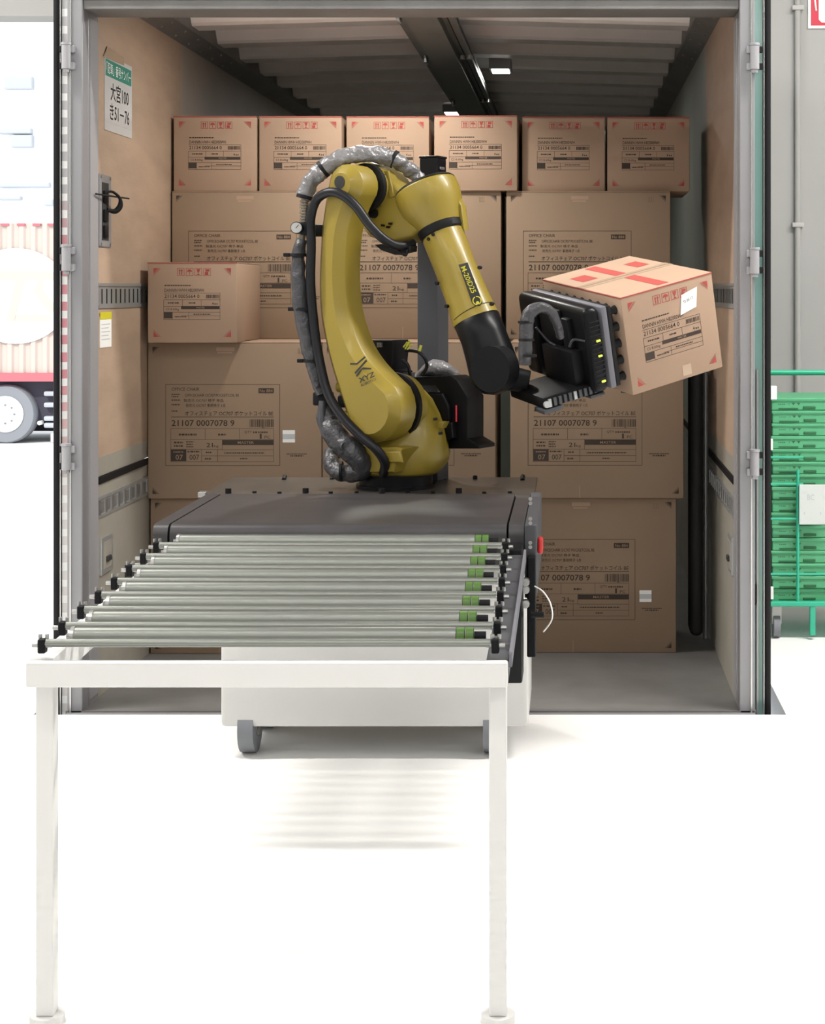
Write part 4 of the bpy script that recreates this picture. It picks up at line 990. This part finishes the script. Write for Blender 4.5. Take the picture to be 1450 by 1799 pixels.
def make_crate():
    t = thing('folded_crate', '', 'crate', local=True)
    wd = CX1 - CX0; h = LAY - .0012; d = .38
    MB().bbox((0,.006,0), (wd,d,h-.007), .003, seg=1).build('body', 'crate_green', t)
    MB().bbox((-.004,0,h-.014), (wd+.004,d+.004,h), .003, seg=1).build('rim', 'crate_green', t)
    MB().bbox((.135,.001,.006), (.19,.0065,.018), .003, seg=1).build('grip_slot', 'crate_dark', t)
    MB().bbox((.355,.001,.006), (.41,.0065,.018), .003, seg=1).build('grip_slot', 'crate_dark', t)
    MB().box((.03,.002,.004), (.115,.0062,.010)).build('edge_slot', 'crate_dark', t)
    f = MB(); y = .0055
    for i in range(4): f.quad2(.028+i*.008, .025, .034+i*.008, .028, y)
    f.text2('1 ▼ ▼', .075, .022, .125, .033, y); f.build('print', 'crate_dark', t)
    return t
crate0 = make_crate()
for i in range(ncr):
    o = crate0 if i == 0 else copy_tree(crate0)
    o.location = (CX0 + (.002 if i % 3 else -.001), CY0 + (.003 if i % 2 else 0), zb + i*LAY)
    lab = 'folded green crate in the stack inside the roll cage'
    ords = ['', 'second', 'third', 'fourth', 'fifth', 'sixth', 'seventh', 'eighth', 'ninth', 'tenth', 'eleventh', 'twelfth', 'thirteenth', 'fourteenth', 'fifteenth', 'sixteenth', 'seventeenth', 'eighteenth']
    if 0 < ncr-1-i < len(ords): lab = 'folded green crate, %s from the top of the stack in the roll cage' % ords[ncr-1-i]
    if i == 0: lab = 'bottom folded green crate resting on the roll cage base'
    if i == ncr-1: lab = 'topmost folded green crate of the stack in the roll cage'
    relabel(o, lab, GC)

# ------------------------------------------------------------------ yard: container truck in bright daylight
DC = 29.0; sc_ = DC/FPX
GZ = -1.26
CTK = thing('container_trailer', 'parked trailer with a salmon shipping container and white oval logo in the yard', 'trailer', (-11.6, DC+1.2, GZ))
zc0, zc1 = P(0,655,DC).z, P(0,392,DC).z
xs, xe = -17.0, -7.6
f = MB(); n = 0; x = xs; pts = []
while x < xe:                                             # corrugated side
    pts += [(x, DC), (x+.07, DC), (x+.105, DC+.035), (x+.175, DC+.035)]; x += .21
ring0 = [Vector((a, b, zc0)) for a, b in pts] + [Vector((pts[-1][0], DC+2.4, zc0)), Vector((pts[0][0], DC+2.4, zc0))]
ring1 = [p + Vector((0, 0, zc1-zc0)) for p in ring0]
f.rings([ring0, ring1]); body = f.build('container_body', 'container_salmon', CTK)
MB().box((xs,DC-.05,P(0,670,DC).z), (xe,DC+2.4,zc0)).build('bottom_rail', 'container_red', CTK)
for i in range(34): MB().box((xs+.1+i*.28,DC-.012,zc1-.05), (xs+.24+i*.28,DC+.03,zc1-.005)).build('rail_mark', 'container_red', body)
cx, cz_ = P(28,520,DC).x, P(28,520,DC).z; ew, eh = 95*sc_, 84*sc_
f = MB(); f.prism([(cx+ew*math.cos(2*math.pi*i/48), DC-.008, cz_+eh*math.sin(2*math.pi*i/48)) for i in range(48)], (0,-.01,0)); lg = f.build('oval_logo', 'logo_white', body)
def pol(f, pts): f.prism([(P(a,b,DC).x, DC-.0185, P(a,b,DC).z) for a, b in pts], (0,-.008,0))
k = 380; g_ = lambda lst: [(x*130/557, 380 + y*420/1799) for x, y in lst]
f = MB(); pol(f, g_([(-120,412),(400,412),(430,480),(-140,480)])); pol(f, g_([(120,480),(190,480),(110,790),(50,790)])); pol(f, g_([(124,742),(390,742),(380,790),(112,790)])); f.build('logo_letter', 'container_salmon', lg)
f = MB(); pol(f, g_([(300,480),(330,480),(330,560),(250,560)])); pol(f, g_([(250,560),(330,560),(430,680),(385,735)])); f.build('logo_letter', 'container_salmon', lg)
ch = MB(); ch.box((xs,DC+.25,P(0,742,DC).z), (xe,DC+2.2,P(0,670,DC).z)); ch.build('chassis', 'chassis_dark', CTK)
MB().box((xs+.3,DC+.9,GZ+.15), (xe-.2,DC+1.6,P(0,742,DC).z)).build('underframe', 'chassis_dark', CTK)
for pxw in (8, -122, -250):
    c = P(pxw, 728, DC); rw = c.z - GZ
    n = 32; prof_ = [(.62,-.0),(.95,.0),(1,.05),(1,.27),(.95,.32),(.62,.32)]
    f = MB(); f.rings([[Vector((c.x+rw*r_*math.cos(2*math.pi*i/n), DC+.05+y_, c.z+rw*r_*math.sin(2*math.pi*i/n))) for i in range(n)] for r_, y_ in prof_], True, True)
    wl = f.build('wheel', 'tyre', CTK, 40)
    f = MB(); f.rings([[Vector((c.x+rw*r_*math.cos(2*math.pi*i/n), DC+.05+y_, c.z+rw*r_*math.sin(2*math.pi*i/n))) for i in range(n)] for r_, y_ in ((.62,-.012),(.60,-.02),(.50,-.02),(.42,-.004),(.2,-.004),(.16,-.05),(.1,-.05))], True, True); f.build('wheel_rim', 'hub_white', wl, 40)
    for i in range(8): a = 2*math.pi*i/8; MB().cyl((c.x+rw*.31*math.cos(a),DC+.048,c.z+rw*.31*math.sin(a)), (c.x+rw*.31*math.cos(a),DC+.02,c.z+rw*.31*math.sin(a)), .02, n=6).build('wheel_nut', 'tyre', wl)
for yy in (692, 712, 736, 748):
    q = P(88, yy, DC); MB().bbox((q.x-.16,DC+.12,q.z-.05), (q.x+.22,DC+.24,q.z+.04), .03).build('brake_gear', 'far_window', CTK, 40)
q = P(66,744,DC); MB().cyl((q.x,DC+.1,q.z), (q.x,DC+.24,q.z), .04, n=10).build('brake_gear', 'hub_white', CTK)
q = P(95,765,DC); f = MB(); f.bbox((q.x-.1,DC+.1,GZ+.02), (q.x+.5,DC+.4,q.z+.03), .02); f.build('landing_foot', 'hub_white', CTK)
MB().bbox((xe-.9,DC+.5,GZ), (xe-.6,DC+1.9,zc0-.15), .02).build('landing_gear', 'chassis_dark', CTK)
# pale hall far beyond the yard
FD = 62.0; t = thing('far_hall', 'pale distant hall beyond the yard, nearly lost in the glare', 'building', (-20, FD+4, GZ))
MB().box((-40,FD,GZ), (-6,FD+8,14)).build('wall', 'far_building', t)
for a, b, c_, d_ in ((10,135,60,158),(0,225,58,236),(22,238,60,260),(0,320,90,330),(80,350,96,362),(0,345,40,352)):
    p = P(a, d_, FD); q = P(c_, b, FD); MB().bbox((p.x,FD-.25,p.z), (q.x,FD+.05,q.z), .05).build('window', 'far_window', t)
